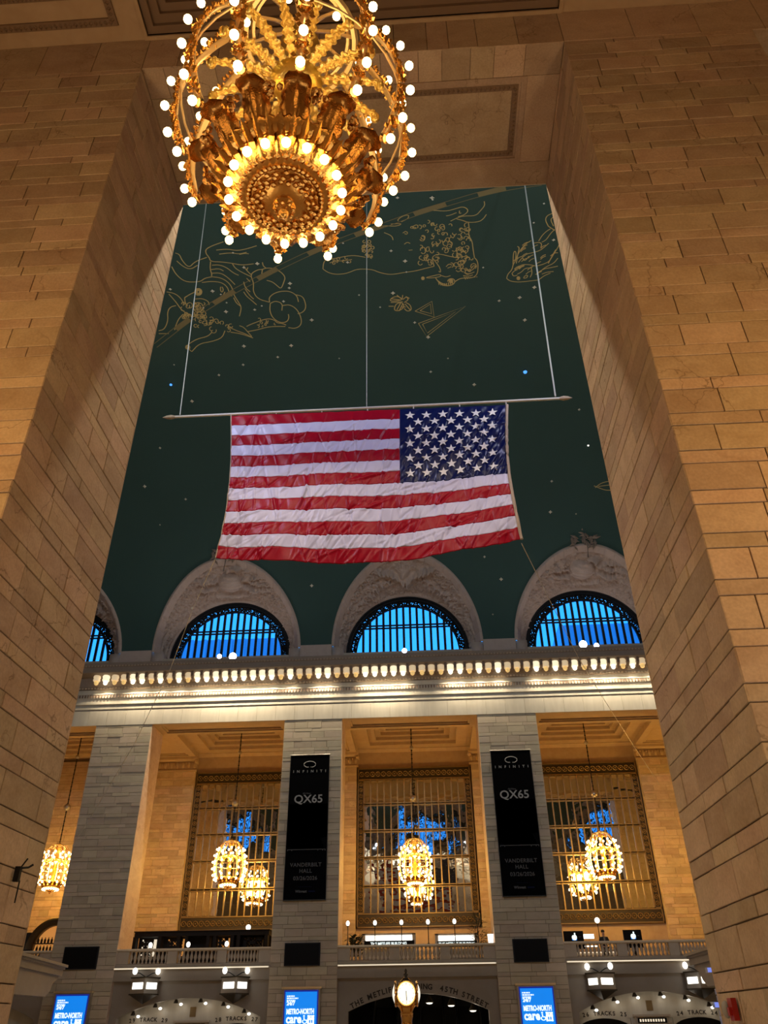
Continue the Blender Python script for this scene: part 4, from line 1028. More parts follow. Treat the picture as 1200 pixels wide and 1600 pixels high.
fish = [[(550,930),(560,890),(600,850),(610,800),(630,770),(660,690),(720,610),(780,575)], [(550,930),(580,955),(650,965),(720,960),(800,950),(850,945),(900,905),(960,880)], [(610,800),(612,700),(625,670),(640,690),(632,760)], [(650,630),(670,640),(655,700),(640,790)], [(800,600),(860,590),(880,610),(870,640)], [(660,780),(700,730),(740,700),(790,690),(860,670),(900,640),(945,600)], [(700,740),(720,770),(760,720)], [(640,840),(690,800),(760,800),(830,815)], [(650,890),(690,870),(720,835),(780,830)], [(780,830),(790,880),(770,920)], [(600,880),(610,910),(650,900)], [(705,930),(720,905),(750,900),(740,925),(705,930)], [(830,815),(900,795),(950,770),(980,720),(1030,640),(1050,600)], [(850,870),(900,840),(960,830),(1030,815)], [(870,860),(920,820),(990,790),(1030,740)], [(880,890),(930,870),(990,865)],
 [(850,580),(880,530),(920,490),(960,465)], [(880,590),(920,570),(960,510),(1000,470)], [(940,440),(910,380),(930,340),(980,320)], [(990,440),(960,380),(985,355)], [(940,440),(1000,480)], [(960,720),(1000,690),(1030,690)], [(940,790),(970,730),(1010,660)]]
draw('fish_drawing', TC, fish, .05)
rm = MB(); 
for k in range(26):
    x, y = rc.uniform(600, 900), rc.uniform(600, 900); ribbon_on_vault(rm, [TC(q) for q in ((x, y), (x+22, y-20), (x+50, y-32))], .05)
for k in range(5): a = PI*k/5; ribbon_on_vault(rm, [TC((660-18*math.cos(a), 928-18*math.sin(a))), TC((660+18*math.cos(a), 928+18*math.sin(a)))], .06)
rm.build('fish_scales', 'goldline', vault)
# the far fish near the right edge and the dashed band of the ecliptic
draw('small_fish_drawing', lambda p: p, [[(930,762),(940,754),(958,751)], [(928,759),(945,766),(956,766)], [(935,760),(958,757)]], .05)
EC = [(243,540),(300,495),(360,458),(400,437),(440,416),(500,388),(560,365),(600,352),(650,333),(700,318),(750,303),(800,292),(846,286)]
EC = chaikin(EC, 3)
mb = MB()
def offs(d): 
    out = []
    for i, p in enumerate(EC):
        a, b = EC[max(i-1, 0)], EC[min(i+1, len(EC)-1)]; tx, ty = b[0]-a[0], b[1]-a[1]; l = math.hypot(tx, ty); out.append((p[0]-ty/l*d, p[1]+tx/l*d))
    return out
ribbon_on_vault(mb, offs(-3.6), .045); ribbon_on_vault(mb, offs(3.6), .045)
mb.build('ecliptic_lines', 'goldband', vault)
mb = MB(); segs = [(272, 300), (331, 368), (399, 436), (480, 510), (548, 601), (644, 697), (742, 795)]
for x0, x1 in segs:
    seg = [p for p in EC if x0 <= p[0] <= x1]
    if len(seg) > 1: ribbon_on_vault(mb, seg, .34, .035)
mb.build('ecliptic_dashes', 'goldband', vault)
# stars
stars = [(676,312),(621,309),(675,309),(536,380),(611,392),(633,408),(635,425),(543,410),(614,458),(594,480),(648,504),(669,527),(850,318),(865,375),(835,449),(834,348),(266,452),(332,455),(354,473),(381,418),(402,412),(364,395),(452,450),(453,443),(409,478),(443,471),(381,541),(318,481),(398,484),(353,487),(345,460),(434,558),(300,627),(272,570),(342,586),(487,500),(561,461),(673,581),(741,601),(919,696),(862,752),(860,800),(900,803),(300,950),(487,915),(540,880),(757,870),(783,905),(770,960),(250,700),(226,760),(250,820),(905,640),(812,465),(755,418),(780,470),(820,500),(700,560),(380,570),(455,540),(530,560),(290,780)]
sm = MB()
def star_at(mb, x, y, rad):
    c = vhit(x, y, .06); u = vhit(x+2, y, .06)-c; u /= np.linalg.norm(u); v = vhit(x, y+2, .06)-c; v = v-u*(v@u); v /= np.linalg.norm(v); n = np.cross(u, v)
    if (CAM-c) @ n < 0: n = -n
    k = 8; mb.add([c+n*.05]+[c+(u*math.cos(2*PI*i/k)+v*math.sin(2*PI*i/k))*rad*(1 if i % 2 == 0 else .55) for i in range(k)], [(0, 1+i, 1+(i+1) % k) for i in range(k)])
for i, (x, y) in enumerate(stars): star_at(sm, x, y, .07+.035*((i*7) % 3))
sm.build('gilt_stars', 'star', vault)['kind'] = 'stuff'
for (x, y), m, r0, lab in (((820.5, 581), 'starblue', .13, 'small blue star lamp in the green vault right of the flag top'), ((267, 601), 'starblue', .09, 'small blue star lamp in the green vault left above the flagpole end'), ((919, 696), 'starwhite', .07, 'small white star lamp in the green vault at far right')):
    c = vhit(x, y, .05); o = thing('star_lamp', lab, 'star lamp', c)
    MB().ball((0, 0, 0), r0, 8, 6).build('lens', m, o, True); MB().ball((0, .0, .04), r0*1.05, 8, 6).build('socket', 'vault', o, True)

# ------------------------------------------------------------------ balcony, balustrades and the wall under it
FB = 50.35     # face of the wall under the balcony
def arch_poly(x0, x1, z0, z1, cx, hw, zs, zc, n=24):
    """rectangle with a segmental arch notch from the bottom"""
    h = zc-zs; rad = (hw*hw+h*h)/(2*h); zo = zc-rad; a = math.asin(hw/rad)
    arc = [(cx+rad*math.sin(-a+2*a*i/n), zo+rad*math.cos(-a+2*a*i/n)) for i in range(n+1)]
    return [(x0, z0), (x0, z1), (x1, z1), (x1, z0), (cx+hw, z0)]+arc[::-1]+[(cx-hw, z0)]
def wall_with_arch(mb, x0, x1, z0, z1, cx, hw, zs, zc, ya, yb):
    n = 24; h = zc-zs; rad = (hw*hw+h*h)/(2*h); zo = zc-rad; a = math.asin(hw/rad)
    top = [(cx+rad*math.sin(-a+2*a*i/n), zo+rad*math.cos(-a+2*a*i/n)) for i in range(n+1)]
    mb.box(x0, cx-hw, ya, yb, z0, z1); mb.box(cx+hw, x1, ya, yb, z0, z1)
    for (xa, za), (xb, zb_) in zip(top, top[1:]):
        mb.prism([(xa, za), (xb, zb_), (xb, z1), (xa, z1)], 1, ya, yb)
lathe_bal = MB().lathe([(.07, 0), (.07, .05), (.035, .09), (.05, .16), (.085, .26), (.07, .36), (.04, .46), (.035, .52), (.06, .56), (.06, .60)], 8).mesh('baluster', True); lathe_bal.materials.append(M['trimstone'])
for b in (-2, -1, 0, 1, 2):
    x = b*S
    e = link('trim_%d' % (b+8), None, None, None, (x, 0, 0)); e['kind'] = 'structure'
    bw = MB()
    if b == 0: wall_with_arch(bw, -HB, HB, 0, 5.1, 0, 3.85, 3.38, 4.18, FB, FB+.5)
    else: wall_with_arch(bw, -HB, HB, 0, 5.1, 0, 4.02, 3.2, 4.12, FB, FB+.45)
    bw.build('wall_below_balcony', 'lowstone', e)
    MB().box(-HB, HB, NF+.05, FB+.4, 4.95, 5.5).build('balcony_fascia', 'lowstone', e)
    MB().prism([(NF-.08, 5.5), (NF-.14, 5.53), (NF-.14, 5.6), (NF+.6, 5.64), (NF+.6, 5.5)], 0, -HB, HB).build('ledge', 'marble', e)
    MB().prism([(NF+.08, 5.62), (NF+.08, 5.76), (NF+.14, 5.8), (NF+.5, 5.8), (NF+.5, 5.62)], 0, -HB, HB).build('balustrade_base', 'trimstone', e)
    MB().prism([(NF+.02, 6.42), (NF-.02, 6.47), (NF+.02, 6.54), (NF+.46, 6.54), (NF+.46, 6.42)], 0, -HB, HB).build('handrail', 'trimstone', e)
    cuts = [(-HB, -3.75), (-1.5, -.95), (1.35, 1.9), (3.75, HB)]
    for a, c in cuts: MB().box(a, c, NF+.09, NF+.42, 5.78, 6.43).build('pedestal', 'trimstone', e)
    for (p, q) in zip(cuts, cuts[1:]):
        n = 10; 
        for i in range(n): link('baluster', lathe_bal, None, e, (p[1]+(q[0]-p[1])*(i+.5)/n, NF+.25, 5.8), None).scale = (1.15, 1.15, 1.05)
    st = thing('ledge_glow', '%s of added pale glow along the balcony ledge %s' % ('thin line', {-2: 'at the far left end bay', -1: 'of the left bay', 0: 'of the middle bay', 1: 'of the right bay', 2: 'at the far right end bay'}[b]), 'light strip', (x, NF-.16, 5.54))
    MB().box(-HB+.05, HB-.05, -.02, .02, -.02, .03).build('strip', 'softlit', st)  # emissive line added for the bright lip of the ledge
    if b == 0: continue
    # lit niche of the track gates
    nm = MB(); dz = 2.92
    # tympanum with two gate arches
    n = 16
    def gate_arch(cx):
        return [(cx+1.42*math.cos(PI-PI*i/n), 2.42+.5*math.sin(PI*i/n)) for i in range(n+1)]
    nm.box(-HB, HB, FB+.95, FB+1.1, 2.92, 4.3)
    for (a, c) in ((-HB, -4.0), (-1.12, 1.12), (4.0, HB)): nm.box(a, c, FB+.95, FB+1.1, 0, 2.93)
    for cx in (-2.56, 2.56):
        g_ = gate_arch(cx)
        for (xa, za), (xb, zb_) in zip(g_, g_[1:]): nm.prism([(xa, za), (xb, zb_), (xb, 2.93), (xa, 2.93)], 1, FB+.95, FB+1.1)
    nm.build('gate_tympanum', 'marble', e)
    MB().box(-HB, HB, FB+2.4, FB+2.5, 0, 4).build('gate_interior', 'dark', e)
    sn = MB().box(-1.0, 1.0, FB+.7, FB+.95, 2.98, 3.08).box(-.9, .9, FB+.8, FB+.95, 2.6, 2.98).box(-1.02, -.82, FB+.72, FB+.95, 0, 2.7).box(.82, 1.02, FB+.72, FB+.95, 0, 2.7)
    sn.build('gate_surround', 'trimstone', e); MB().box(-.78, .78, FB+.78, FB+.8, 2.68, 2.92).build('sign_board', 'black', e)
    for k in range(10): MB().box(-.68+.14*k, -.60+.14*k, FB+.77, FB+.78, 2.74, 2.86).build('sign_mark', 'softlit', e)
    MB().box(-.17, .17, FB+.92, FB+.95, 3.25, 3.72).build('bronze_plaque', 'bronzebar', e)
    lt, rt_ = {-1: ('29 TRACK 29', '28 TRACKS 27'), 1: ('26 TRACKS 25', '24 TRACK 24'), -2: ('31 TRACK 31', '30 TRACK 30')}.get(b, ('', '')) if abs(b) == 1 else ('', '')
    for bd_, cx in ((lt, -2.5), (rt_, 2.5)):
        if not bd_: continue
        nL = len(bd_)
        for i, ch in enumerate(bd_):
            if ch == ' ': continue
            u = (i-(nL-1)/2)*.205; text(ch, .27, (cx+u, FB+.945, 3.14-.05*u*u), 'inkbrown', e, (PI/2, u*.08, 0), name='letter', bold=.008)
    if abs(b) == 1:
        for k, xx in enumerate((-3.2, -2.0, -.85, .55, 1.85, 3.05)):
            zt = 4.16-.058*xx*xx
            t = thing('gate_spotlight', 'small bell-shaped spotlight, %s along the %s track arch' % (('first', 'second', 'third', 'fourth', 'fifth', 'sixth')[k], 'left' if b < 0 else 'right'), 'spotlight', (x+xx, FB+.3, zt-.15))
            MB().lathe([(.03, .22), (.06, .12), (.14, -.06), (.13, -.08)], 10).build('shade', 'bronze', t, False)
            MB().tube([(0, .3, .3), (0, .05, .3), (0, 0, .2)], .02, 5).build('arm', 'bronze', t)
            MB().ball((.22, .25, -.12), .10, 10, 6, .7).build('lens', 'whitelit', t, True)
            lamp('POINT', (.2, .1, -.22), 2.8, (1, .88, .72), .08, t)
# middle arch: lettering, dark hall with escalators and hanging lamps
md = [o for o in bpy.data.objects if o.name == 'trim_8'][0]
RA = 7.9; zo = 4.50-RA
for word, x0 in (('THE METLIFE BUILDING', -3.72), ('45TH STREET', 1.22)):
    L = .272 if x0 < 0 else .262
    wd = {'I': .55, ' ': .7, 'M': 1.25, 'W': 1.3, '4': 1.0, 'F': .9, 'L': .9, 'E': .92, 'T': .98}
    xx = x0
    for ch in word:
        w_ = L*wd.get(ch, 1.08)*.92
        xm = xx+w_/2
        if ch != ' ':
            a = math.asin(xm/RA); text(ch, .36, (xm, FB-.005, zo+RA*math.cos(a)), 'inkbrown', md, (PI/2, a, 0), name='letter', bold=.012)
        xx += w_
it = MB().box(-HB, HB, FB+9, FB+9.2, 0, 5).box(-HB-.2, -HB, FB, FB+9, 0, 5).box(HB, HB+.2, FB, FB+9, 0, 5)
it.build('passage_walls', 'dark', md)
for k, xx in enumerate((-2.2, .7, 3.0)):
    es = thing('escalator', '%s dark escalator rising behind the middle arch' % ('left', 'middle', 'right')[k], 'escalator', (xx, 53.5, 0))
    MB().prism([(0, 0), (6, 3.8), (6, 3.4), (.6, 0)], 0, -.6, .6).build('step_band', 'dark', es)
    for sx in (-.75, .75):
        MB().prism([(0, .1), (0, 1.0), (6, 4.8), (6, 3.9)], 0, sx-.06, sx+.06).build('side_panel', 'steel', es)
        MB().tube([(sx, -.1, .9), (sx, .2, 1.1), (sx, 6, 4.9)], .05, 6).build('handrail', 'blackiron', es)
for k, (X_, Y_) in enumerate(((671, 1565), (705, 1569), (739, 1577))):
    c = atY(X_, Y_, FB+1.2); t = thing('pendant_lamp', '%s of three small pendant lamps hanging under the middle arch' % ('left one', 'middle one', 'right one')[k], 'lamp', c)
    MB().lathe([(.03, .3), (.07, .25), (.24, -.05), (.22, -.06)], 12).build('shade', 'bronze', t); MB().tube([(0, 0, .25), (0, 0, 4.5-c[2])], .018, 5).build('stem', 'blackiron', t)
    MB().lathe([(.001, -.12), (.12, -.11), (.19, -.06), (.001, -.05)], 10).build('bulb', 'whitelit', t); lamp('POINT', (0, 0, -.3), 14, (1, .85, .65), .1, t)

# wall lanterns
for k, (X_, Y_, f_, lab) in enumerate(((226, 1541, .3, 'boxy wall lantern left of the left track arch'), (367, 1540, .3, 'boxy wall lantern right of the left track arch'),
        (939, 1534, -.3, 'boxy wall lantern left of the right track arch'), (1094, 1532, -.3, 'boxy wall lantern right of the right track arch beside the pier'))):
    c = atY(X_, Y_, FB-.55); t = thing('wall_lantern', lab, 'lantern', c, (0, 0, PI/4+f_), 'wall lanterns under the balcony')
    w = .52
    MB().box(-w, w, -w, w, -.36, .36).build('casing', 'steel', t)
    for (dx, dy) in ((0, -1), (-1, 0)):
        if dy: MB().box(-w*.72, w*.72, -w-.03, -w, -.15, .16).build('lit_face', 'whitelit', t)
        else: MB().box(-w-.03, -w, -w*.72, w*.72, -.15, .16).build('lit_face', 'whitelit', t)
    rim = MB().box(-w-.05, w+.05, -w-.05, w+.05, .36, .43).box(-w-.05, w+.05, -w-.05, w+.05, -.43, -.36); rim.build('rim', 'bronze', t)
    MB().add([(-w,-w,-.43),(w,-w,-.43),(w,w,-.43),(-w,w,-.43),(.1,.1,-.85)], [(0,1,2,3),(0,4,1),(1,4,2),(2,4,3),(3,4,0)]).build('tapered_base', 'bronze', t)
    MB().tube([(.3, .3, 0), (.55, .55, 0)], .2, 6).build('wall_arm', 'bronze', t)
    for (dx, dy) in ((.35, -.45), (-.45, .35)):
        MB().tube([(0, 0, .43), (dx*.6, dy*.6, .62), (dx, dy, .66)], .025, 5).build('spot_arm', 'blackiron', t)
        MB().ball((dx*1.1, dy*1.1, .72), .14, 10, 7, 1.25).build('spot_bulb', 'whitelit', t, True)
    lamp('POINT', (-.75, -.75, .2), 8, (1, .9, .74), .25, t)

# ------------------------------------------------------------------ things on the piers
def rect_px(a, b_, Y): p, q = atY(*a, Y), atY(*b_, Y); return min(p[0], q[0]), max(p[0], q[0]), min(p[2], q[2]), max(p[2], q[2])
for k, (cx, lab) in enumerate(((-20.18, 'leftmost pier, beside the stone parapet'), (-7.44, 'pier below the left advertising banner'), (5.41, 'pier below the right advertising banner'))):
    x0, x1, z0, z1 = cx, cx+(2.0, 2.02, 1.93)[k], 5.56, 6.69
    t = thing('display_screen', 'blank black display screen on the '+lab, 'screen', ((x0+x1)/2, NF-.1, (z0+z1)/2), group='blank displays on the piers')
    w, h = (x1-x0)/2, (z1-z0)/2
    MB().box(-w, w, -.05, .08, -h, h).build('casing', 'blackiron', t); MB().box(-w+.06, w-.06, -.07, -.05, -h+.06, h-.06).build('glass', 'black', t)
def banner(x0, x1, z0, z1, lab):
    cx = (x0+x1)/2; t = thing('advertising_banner', lab, 'banner', (cx, NF-.14, z0), group='black banners on the piers'); w = (x1-x0)/2; h = z1-z0
    MB().box(-w, w, -.015, .015, 0, h).build('cloth', 'bannerblack', t)
    MB().tube([(-w-.03, 0, h), (w+.03, 0, h)], .035, 6).build('top_rail', 'steel', t); MB().tube([(-w, 0, 0), (w, 0, 0)], .03, 6).build('bottom_rail', 'blackiron', t)
    for q in (-w*.8, w*.8): MB().box(q-.03, q+.03, 0, .15, h-.03, h+.03).build('wall_hook', 'steel', t); MB().box(q-.03, q+.03, 0, .15, -.03, .03).build('wall_hook', 'steel', t)
    MB().box(-w, -w+.02, -.02, .02, 0, h).box(w-.02, w, -.02, .02, 0, h).build('hem', 'printgrey', t)
    y = -.022
    zf = lambda f: h*(1-f)
    # oval emblem whose two ends sweep up to a point
    em = MB()
    for sg in (-1, 1):
        pts = [(sg*.06, -.16), (sg*.17, -.175), (sg*.34, -.10), (sg*.385, .02), (sg*.30, .13), (sg*.15, .185), (0, .20)]
        pts = chaikin(pts, 2); wd = [.028+.022*abs(math.sin(i/len(pts)*PI)) for i in range(len(pts))]
        em.tube([(p[0], y, p[1]+zf(.073)) for p in pts], .022, 4)
        em.add([(sg*.02, y-.01, .08+zf(.073)), (sg*.10, y-.01, -.05+zf(.073)), (sg*.20, y-.01, -.185+zf(.073)), (sg*.07, y-.01, -.165+zf(.073))], [(0, 1, 2, 3), (3, 2, 1, 0)])
    em.build('oval_emblem', 'printwhite', t)
    text('INFINITI', .215, (0, y, zf(.124)), 'printwhite', t, sx=1.1, space=2.5, bold=.003)
    text('All-New', .15, (-.12, y, zf(.285)), 'printgrey', t)
    text('QX65', .68, (0, y, zf(.327)), 'printwhite', t, bold=.008, sx=1.06)
    MB().add([(-w*.97, y+.004, zf(.47)), (w*.97, y+.004, zf(.47)), (w*.97, y+.004, zf(.585)), (-w*.97, y+.004, zf(.66)), (-w*.97, y+.004, zf(.36)), (w*.97, y+.004, zf(.36))], [(0, 1, 2, 3), (3, 2, 1, 0), (4, 5, 1, 0), (0, 1, 5, 4)]).build('printed_backdrop', 'printnavy', t)
    MB().add([(-w*.80, y, zf(.67)), (-w*.58, y, zf(.59)), (-w*.5, y, zf(.58)), (w*.55, y, zf(.58)), (w*.63, y, zf(.59)), (w*.85, y, zf(.67))], [(0, 1, 2, 3, 4, 5), (5, 4, 3, 2, 1, 0)]).build('printed_car_roof', 'printcar', t)
    m = MB().box(-w*.9, w*.9, y-.004, y, zf(.675), zf(.671))
    for q in (-.9, -.7, .55, .78, .9): m.box(w*q-.02, w*q+.02, y-.004, y, zf(.682), zf(.671))
    m.build('printed_light_bar', 'printgrey', t)
    text('VANDERBILT', .30, (0, y, zf(.775)), 'printgrey', t, bold=.004, space=1.1); text('HALL', .30, (0, y, zf(.815)), 'printgrey', t, bold=.004, space=1.1); text('03/26/2026', .30, (0, y, zf(.862)), 'printgrey', t, bold=.004, space=1.05)
    MB().box(-.4, .4, y-.003, y, zf(.917), zf(.915)).build('printed_rule', 'printnavy', t)
    text('Winvest', .2, (-.22, y, zf(.945)), 'printgrey', t, bold=.006); MB().box(.22, .62, y-.003, y, zf(.95), zf(.941)).build('printed_rule', 'printnavy', t)
banner(-7.70, -5.17, 8.87, 17.29, 'black car banner with white lettering on the pier left of the middle window')
banner(5.08, 7.60, 8.85, 17.24, 'black car banner with white lettering on the pier right of the middle window')
def blue_screen(x0, x1, z1, lab):
    cx = (x0+x1)/2; t = thing('information_screen', lab, 'screen', (cx, NF-.2, z1-3.5), group='blue information screens'); w = (x1-x0)/2; h = 3.5
    MB().box(-w-.1, w+.1, -.08, .15, 0, h).build('cabinet', 'steel', t)
    MB().box(-w-.16, w+.16, -.14, .15, h, h+.10).build('cabinet_top', 'palegold', t)
    MB().box(-w, w, -.10, -.08, .08, h-.06).build('navy_border', 'screenrim', t)
    MB().box(-w+.07, w-.07, -.115, -.10, .12, h-.14).build('screen', 'screenblue', t)
    y = -.12; L = -w+.16
    T_ = lambda s, sz, z, **k: text(s, sz, (L, y, h-z), 'screenwhite', t, align='LEFT', ext=.003, **k)
    def dashes(z, w_, hh, seed):   # small print too blurred to read in the photograph
        m_ = MB(); q = random.Random(seed); xx = L
        while xx < L+w_: k_ = q.uniform(.05, .12); m_.box(xx, min(xx+k_, L+w_), y-.003, y, h-z-hh/2, h-z+hh/2); xx += k_+.025
        m_.build('small_print', 'screenwhite', t)['kind'] = 'stuff'
    dashes(.34, .42, .065, 1); dashes(.44, .62, .065, 2); dashes(.54, .46, .065, 3); T_('24/7', .25, .68, bold=.012)
    T_('METRO-NORTH', .335, 1.06, bold=.016, sx=.60*2*w/2.0*1.12); T_('care', .56, 1.40, bold=.02, sx=.86)
    ic = MB()   # wheelchair sign
    cx, cz = .24, h-1.48
    ic.tube([(cx+.13*math.cos(q), y, cz+.13*math.sin(q)) for q in [PI*.75+2*PI*.8*i/12 for i in range(13)]], .03, 4)
    ic.tube([(cx-.05, y, cz+.30), (cx-.03, y, cz+.1), (cx+.12, y, cz+.08), (cx+.2, y, cz-.12)], .035, 4); ic.ball((cx-.05, y, cz+.38), .055, 8, 5)
    small = lambda o_, x_: (setattr(o_, 'scale', (.9, 1, .66)), setattr(o_, 'location', (.1*x_, 0, .34*(h-1.56))))
    small(ic.build('wheelchair_icon', 'screenwhite', t), cx)
    ib = MB(); bx = .57
    ib.box(bx-.19, bx+.19, y+.002, y+.004, cz-.18, cz+.40)
    for (a, c, d, f_) in ((-.2, .2, .36, .42), (-.2, .2, -.2, -.14), (-.2, -.13, -.2, .42), (.13, .2, -.2, .42), (-.2, .2, .12, .2)): ib.box(bx+a, bx+c, y-.003, y, cz+d, cz+f_)
    small(ib.build('elevator_icon', 'screenwhite', t), bx); ib = MB(); ib.ball((bx, y, cz+.30), .035, 8, 5); ib.box(bx-.10, bx-.03, y-.006, y-.002, cz-.1, cz+.1); ib.box(bx+.03, bx+.10, y-.006, y-.002, cz-.1, cz+.1); small(ib.build('elevator_doors', 'screenblue', t), bx)
    dashes(1.92, 1.15, .075, 4); dashes(2.04, 1.35, .075, 5)
    ib = MB().ball((w-.28, y+.05, h-1.93), .13, 10, 6); ib.build('round_badge', 'screenwhite', t)
blue_screen(-7.30, -5.42, 4.46, 'tall blue assistance screen at the foot of the pier left of the clock')
blue_screen(-20.10, -18.22, 4.42, 'tall blue assistance screen at the foot of the leftmost pier')
blue_screen(5.50, 7.36, 4.46, 'tall blue assistance screen at the foot of the pier right of the clock')

# ------------------------------------------------------------------ the four-faced clock
ck = thing('station_clock', 'four-faced round brass clock with glowing white dials in the middle of the hall', 'clock', (0, YM, 0))
cz = 3.60
MB().lathe([(.9, 0), (.9, 1.1), (.95, 1.15), (.3, 1.3), (.28, 2.4), (.32, 2.5), (.20, 2.55), (.17, 2.8), (.20, 2.96)], 20).build('stand', 'gold', ck)
MB().lathe([(.20, 2.94), (.19, 3.0), (.21, 3.04), (.19, 3.06), (.20, 3.12), (.24, 3.2), (.33, 3.27), (.25, 3.24)], 20, mod=lambda a, z: 1+.04*math.cos(8*a)).build('collar', 'gold', ck)
MB().lathe([(.20, 3.18), (.33, 3.28), (.34, 3.45), (.34, 3.75), (.31, 3.9), (.2, 4.0), (.08, 4.05)], 4, (0, 0, 0)).build('body', 'bronze', ck).rotation_euler = (0, 0, PI/4)
MB().lathe([(.10, 4.0), (.06, 4.06), (.045, 4.1), (.085, 4.14), (.07, 4.18), (.03, 4.2), (.06, 4.25), (.03, 4.31), (.001, 4.34)], 12).build('acorn_finial', 'bronze', ck)
def disc_y(mb, r, y0, y1, z, n=28):
    vs = [(r*math.sin(2*PI*k/n), y, z+1.12*r*math.cos(2*PI*k/n)) for y in (y0, y1) for k in range(n)]
    return mb.add(vs, [tuple(range(n)), tuple(range(2*n-1, n-1, -1))]+[(k, n+k, n+(k+1) % n, (k+1) % n) for k in range(n)])
for q in range(4):
    R = (0, 0, q*PI/2+.03)
    d = MB(); vs = [(.30*j/5*math.sin(2*PI*k/28), -.47+.11*(j/5)**2, cz+1.12*.30*j/5*math.cos(2*PI*k/28)) for j in range(1, 6) for k in range(28)]
    d.add([(0, -.47, cz)]+vs, [(0, 1+k, 1+(k+1) % 28) for k in range(28)]+[(1+j*28+k, 1+(j+1)*28+k, 1+(j+1)*28+(k+1) % 28, 1+j*28+(k+1) % 28) for j in range(4) for k in range(28)])
    d = d.mesh('dial', True); dm = link('dial', d, M.get('dialglass') or M.setdefault('dialglass', emit('dial_glass', (1.0, 0.95, 0.80), 1.0)), ck, None, R)
    rg = MB().tube([(.315*math.sin(2*PI*k/28), -.36, cz+.35*math.cos(2*PI*k/28)) for k in range(28)], .035, 6, True); link('bezel', rg.mesh('bezel', True), 'gold', ck, None, R)
    hd = MB().add([(-.012, -.485, cz+.07), (.012, -.485, cz+.07), (.02, -.485, cz-.20), (-.008, -.485, cz-.20)], [(0, 1, 2, 3), (3, 2, 1, 0)]).add([(-.016, -.49, cz+.06), (.016, -.49, cz+.06), (.004, -.49, cz-.29), (-.004, -.49, cz-.29)], [(0, 1, 2, 3), (3, 2, 1, 0)])
    link('clock_hands', hd.mesh('clock_hands'), 'blackiron', dm, None, None)
    nm = MB()
    for k in range(12):
        a = 2*PI*k/12; nm.octa((.24*math.sin(a), -.41, cz+.27*math.cos(a)), .012, .004, .028)
    link('hour_marks', nm.mesh('hour_marks'), 'bronzebar', dm)
lamp('POINT', (0, -.8, 3.6), 10, (1, .9, .7), .2, ck)
for q in range(4):
    a = q*PI/2+PI/4; MB().tube([(.2*math.cos(a), .2*math.sin(a), 3.1), (.40*math.cos(a), .40*math.sin(a), 3.35), (.42*math.cos(a), .42*math.sin(a), 3.6), (.34*math.cos(a), .34*math.sin(a), 3.86), (.1*math.cos(a), .1*math.sin(a), 4.03)], .035, 6).build('corner_strap', 'gold', ck, True)

# ------------------------------------------------------------------ on the balcony
for k, X_ in enumerate((543, 586, 628, 670, 712)):
    c = atY(X_, 1479, NF+.3); t = thing('lamp_post', 'thin lamp post with one bulb on the middle balustrade, %s from the left' % ('first', 'second', 'third', 'fourth', 'fifth')[k], 'lamp post', (c[0], NF+.3, 6.54))
    MB().lathe([(.08, 0), (.07, .04), (.025, .08), (.022, .95), (.05, .98), (.05, 1.02)], 8).build('post', 'blackiron', t); MB().ball((0, 0, 1.13), .105, 10, 7, 1.35).build('bulb', 'whitelit', t, True)
for k, (X_, lab) in enumerate(((235, 'left bay, first from the left'), (294, 'left bay, second from the left'), (354, 'left bay, third from the left'))):
    c = atY(X_, 1478, NF+.3); t = thing('table_lamp', 'small white globe lamp at the balustrade of the '+lab, 'lamp', (c[0], NF+.3, 6.54))
    MB().lathe([(.06, 0), (.02, .03), (.02, .1)], 8).build('stem', 'blackiron', t); MB().ball((0, 0, .2), .12, 10, 7, 1.2).build('globe', 'whitelit', t, True)
for k, (cx, lab) in enumerate(((-1.55, 'left'), (1.55, 'right'))):
    x0, x1, z0, z1 = (-2.95, -.17, 6.35, 7.35) if k == 0 else (.62, 3.42, 6.35, 7.38)
    Y_ = 54.0; 
    p0, p1 = atY(568+115*k-(1 if k else 0), 1459, Y_), atY(647+98*k, 1476, Y_); x0, x1, z1 = p0[0], p1[0], p0[2]
    t = thing('doorway_sign', 'lit shop portal with black sign fascia, the %s one behind the middle balustrade' % lab, 'sign', ((x0+x1)/2, Y_, GF), group='portal signs of the middle balcony'); w = (x1-x0)/2; h = z1-GF
    MB().box(-w-.1, -w+.1, 0, .6, 0, h).box(w-.1, w+.1, 0, .6, 0, h).box(-w-.1, w+.1, 0, .6, h-.08, h).build('portal_frame', 'marble', t)
    MB().box(-w, w, .5, .6, h-.42, h-.08).build('lit_head', 'whitelit', t); MB().box(-w+.1, w-.1, .5, .6, 0, h-.78).build('door_opening', 'marble', t)
    MB().box(-w+.05, w+.02, -.08, 0, h-.74, h-.40).build('sign_fascia', 'black', t); text('THE METLIFE BUILDING', .21, (0, -.09, h-.57), 'screenwhite', t, bold=.008)
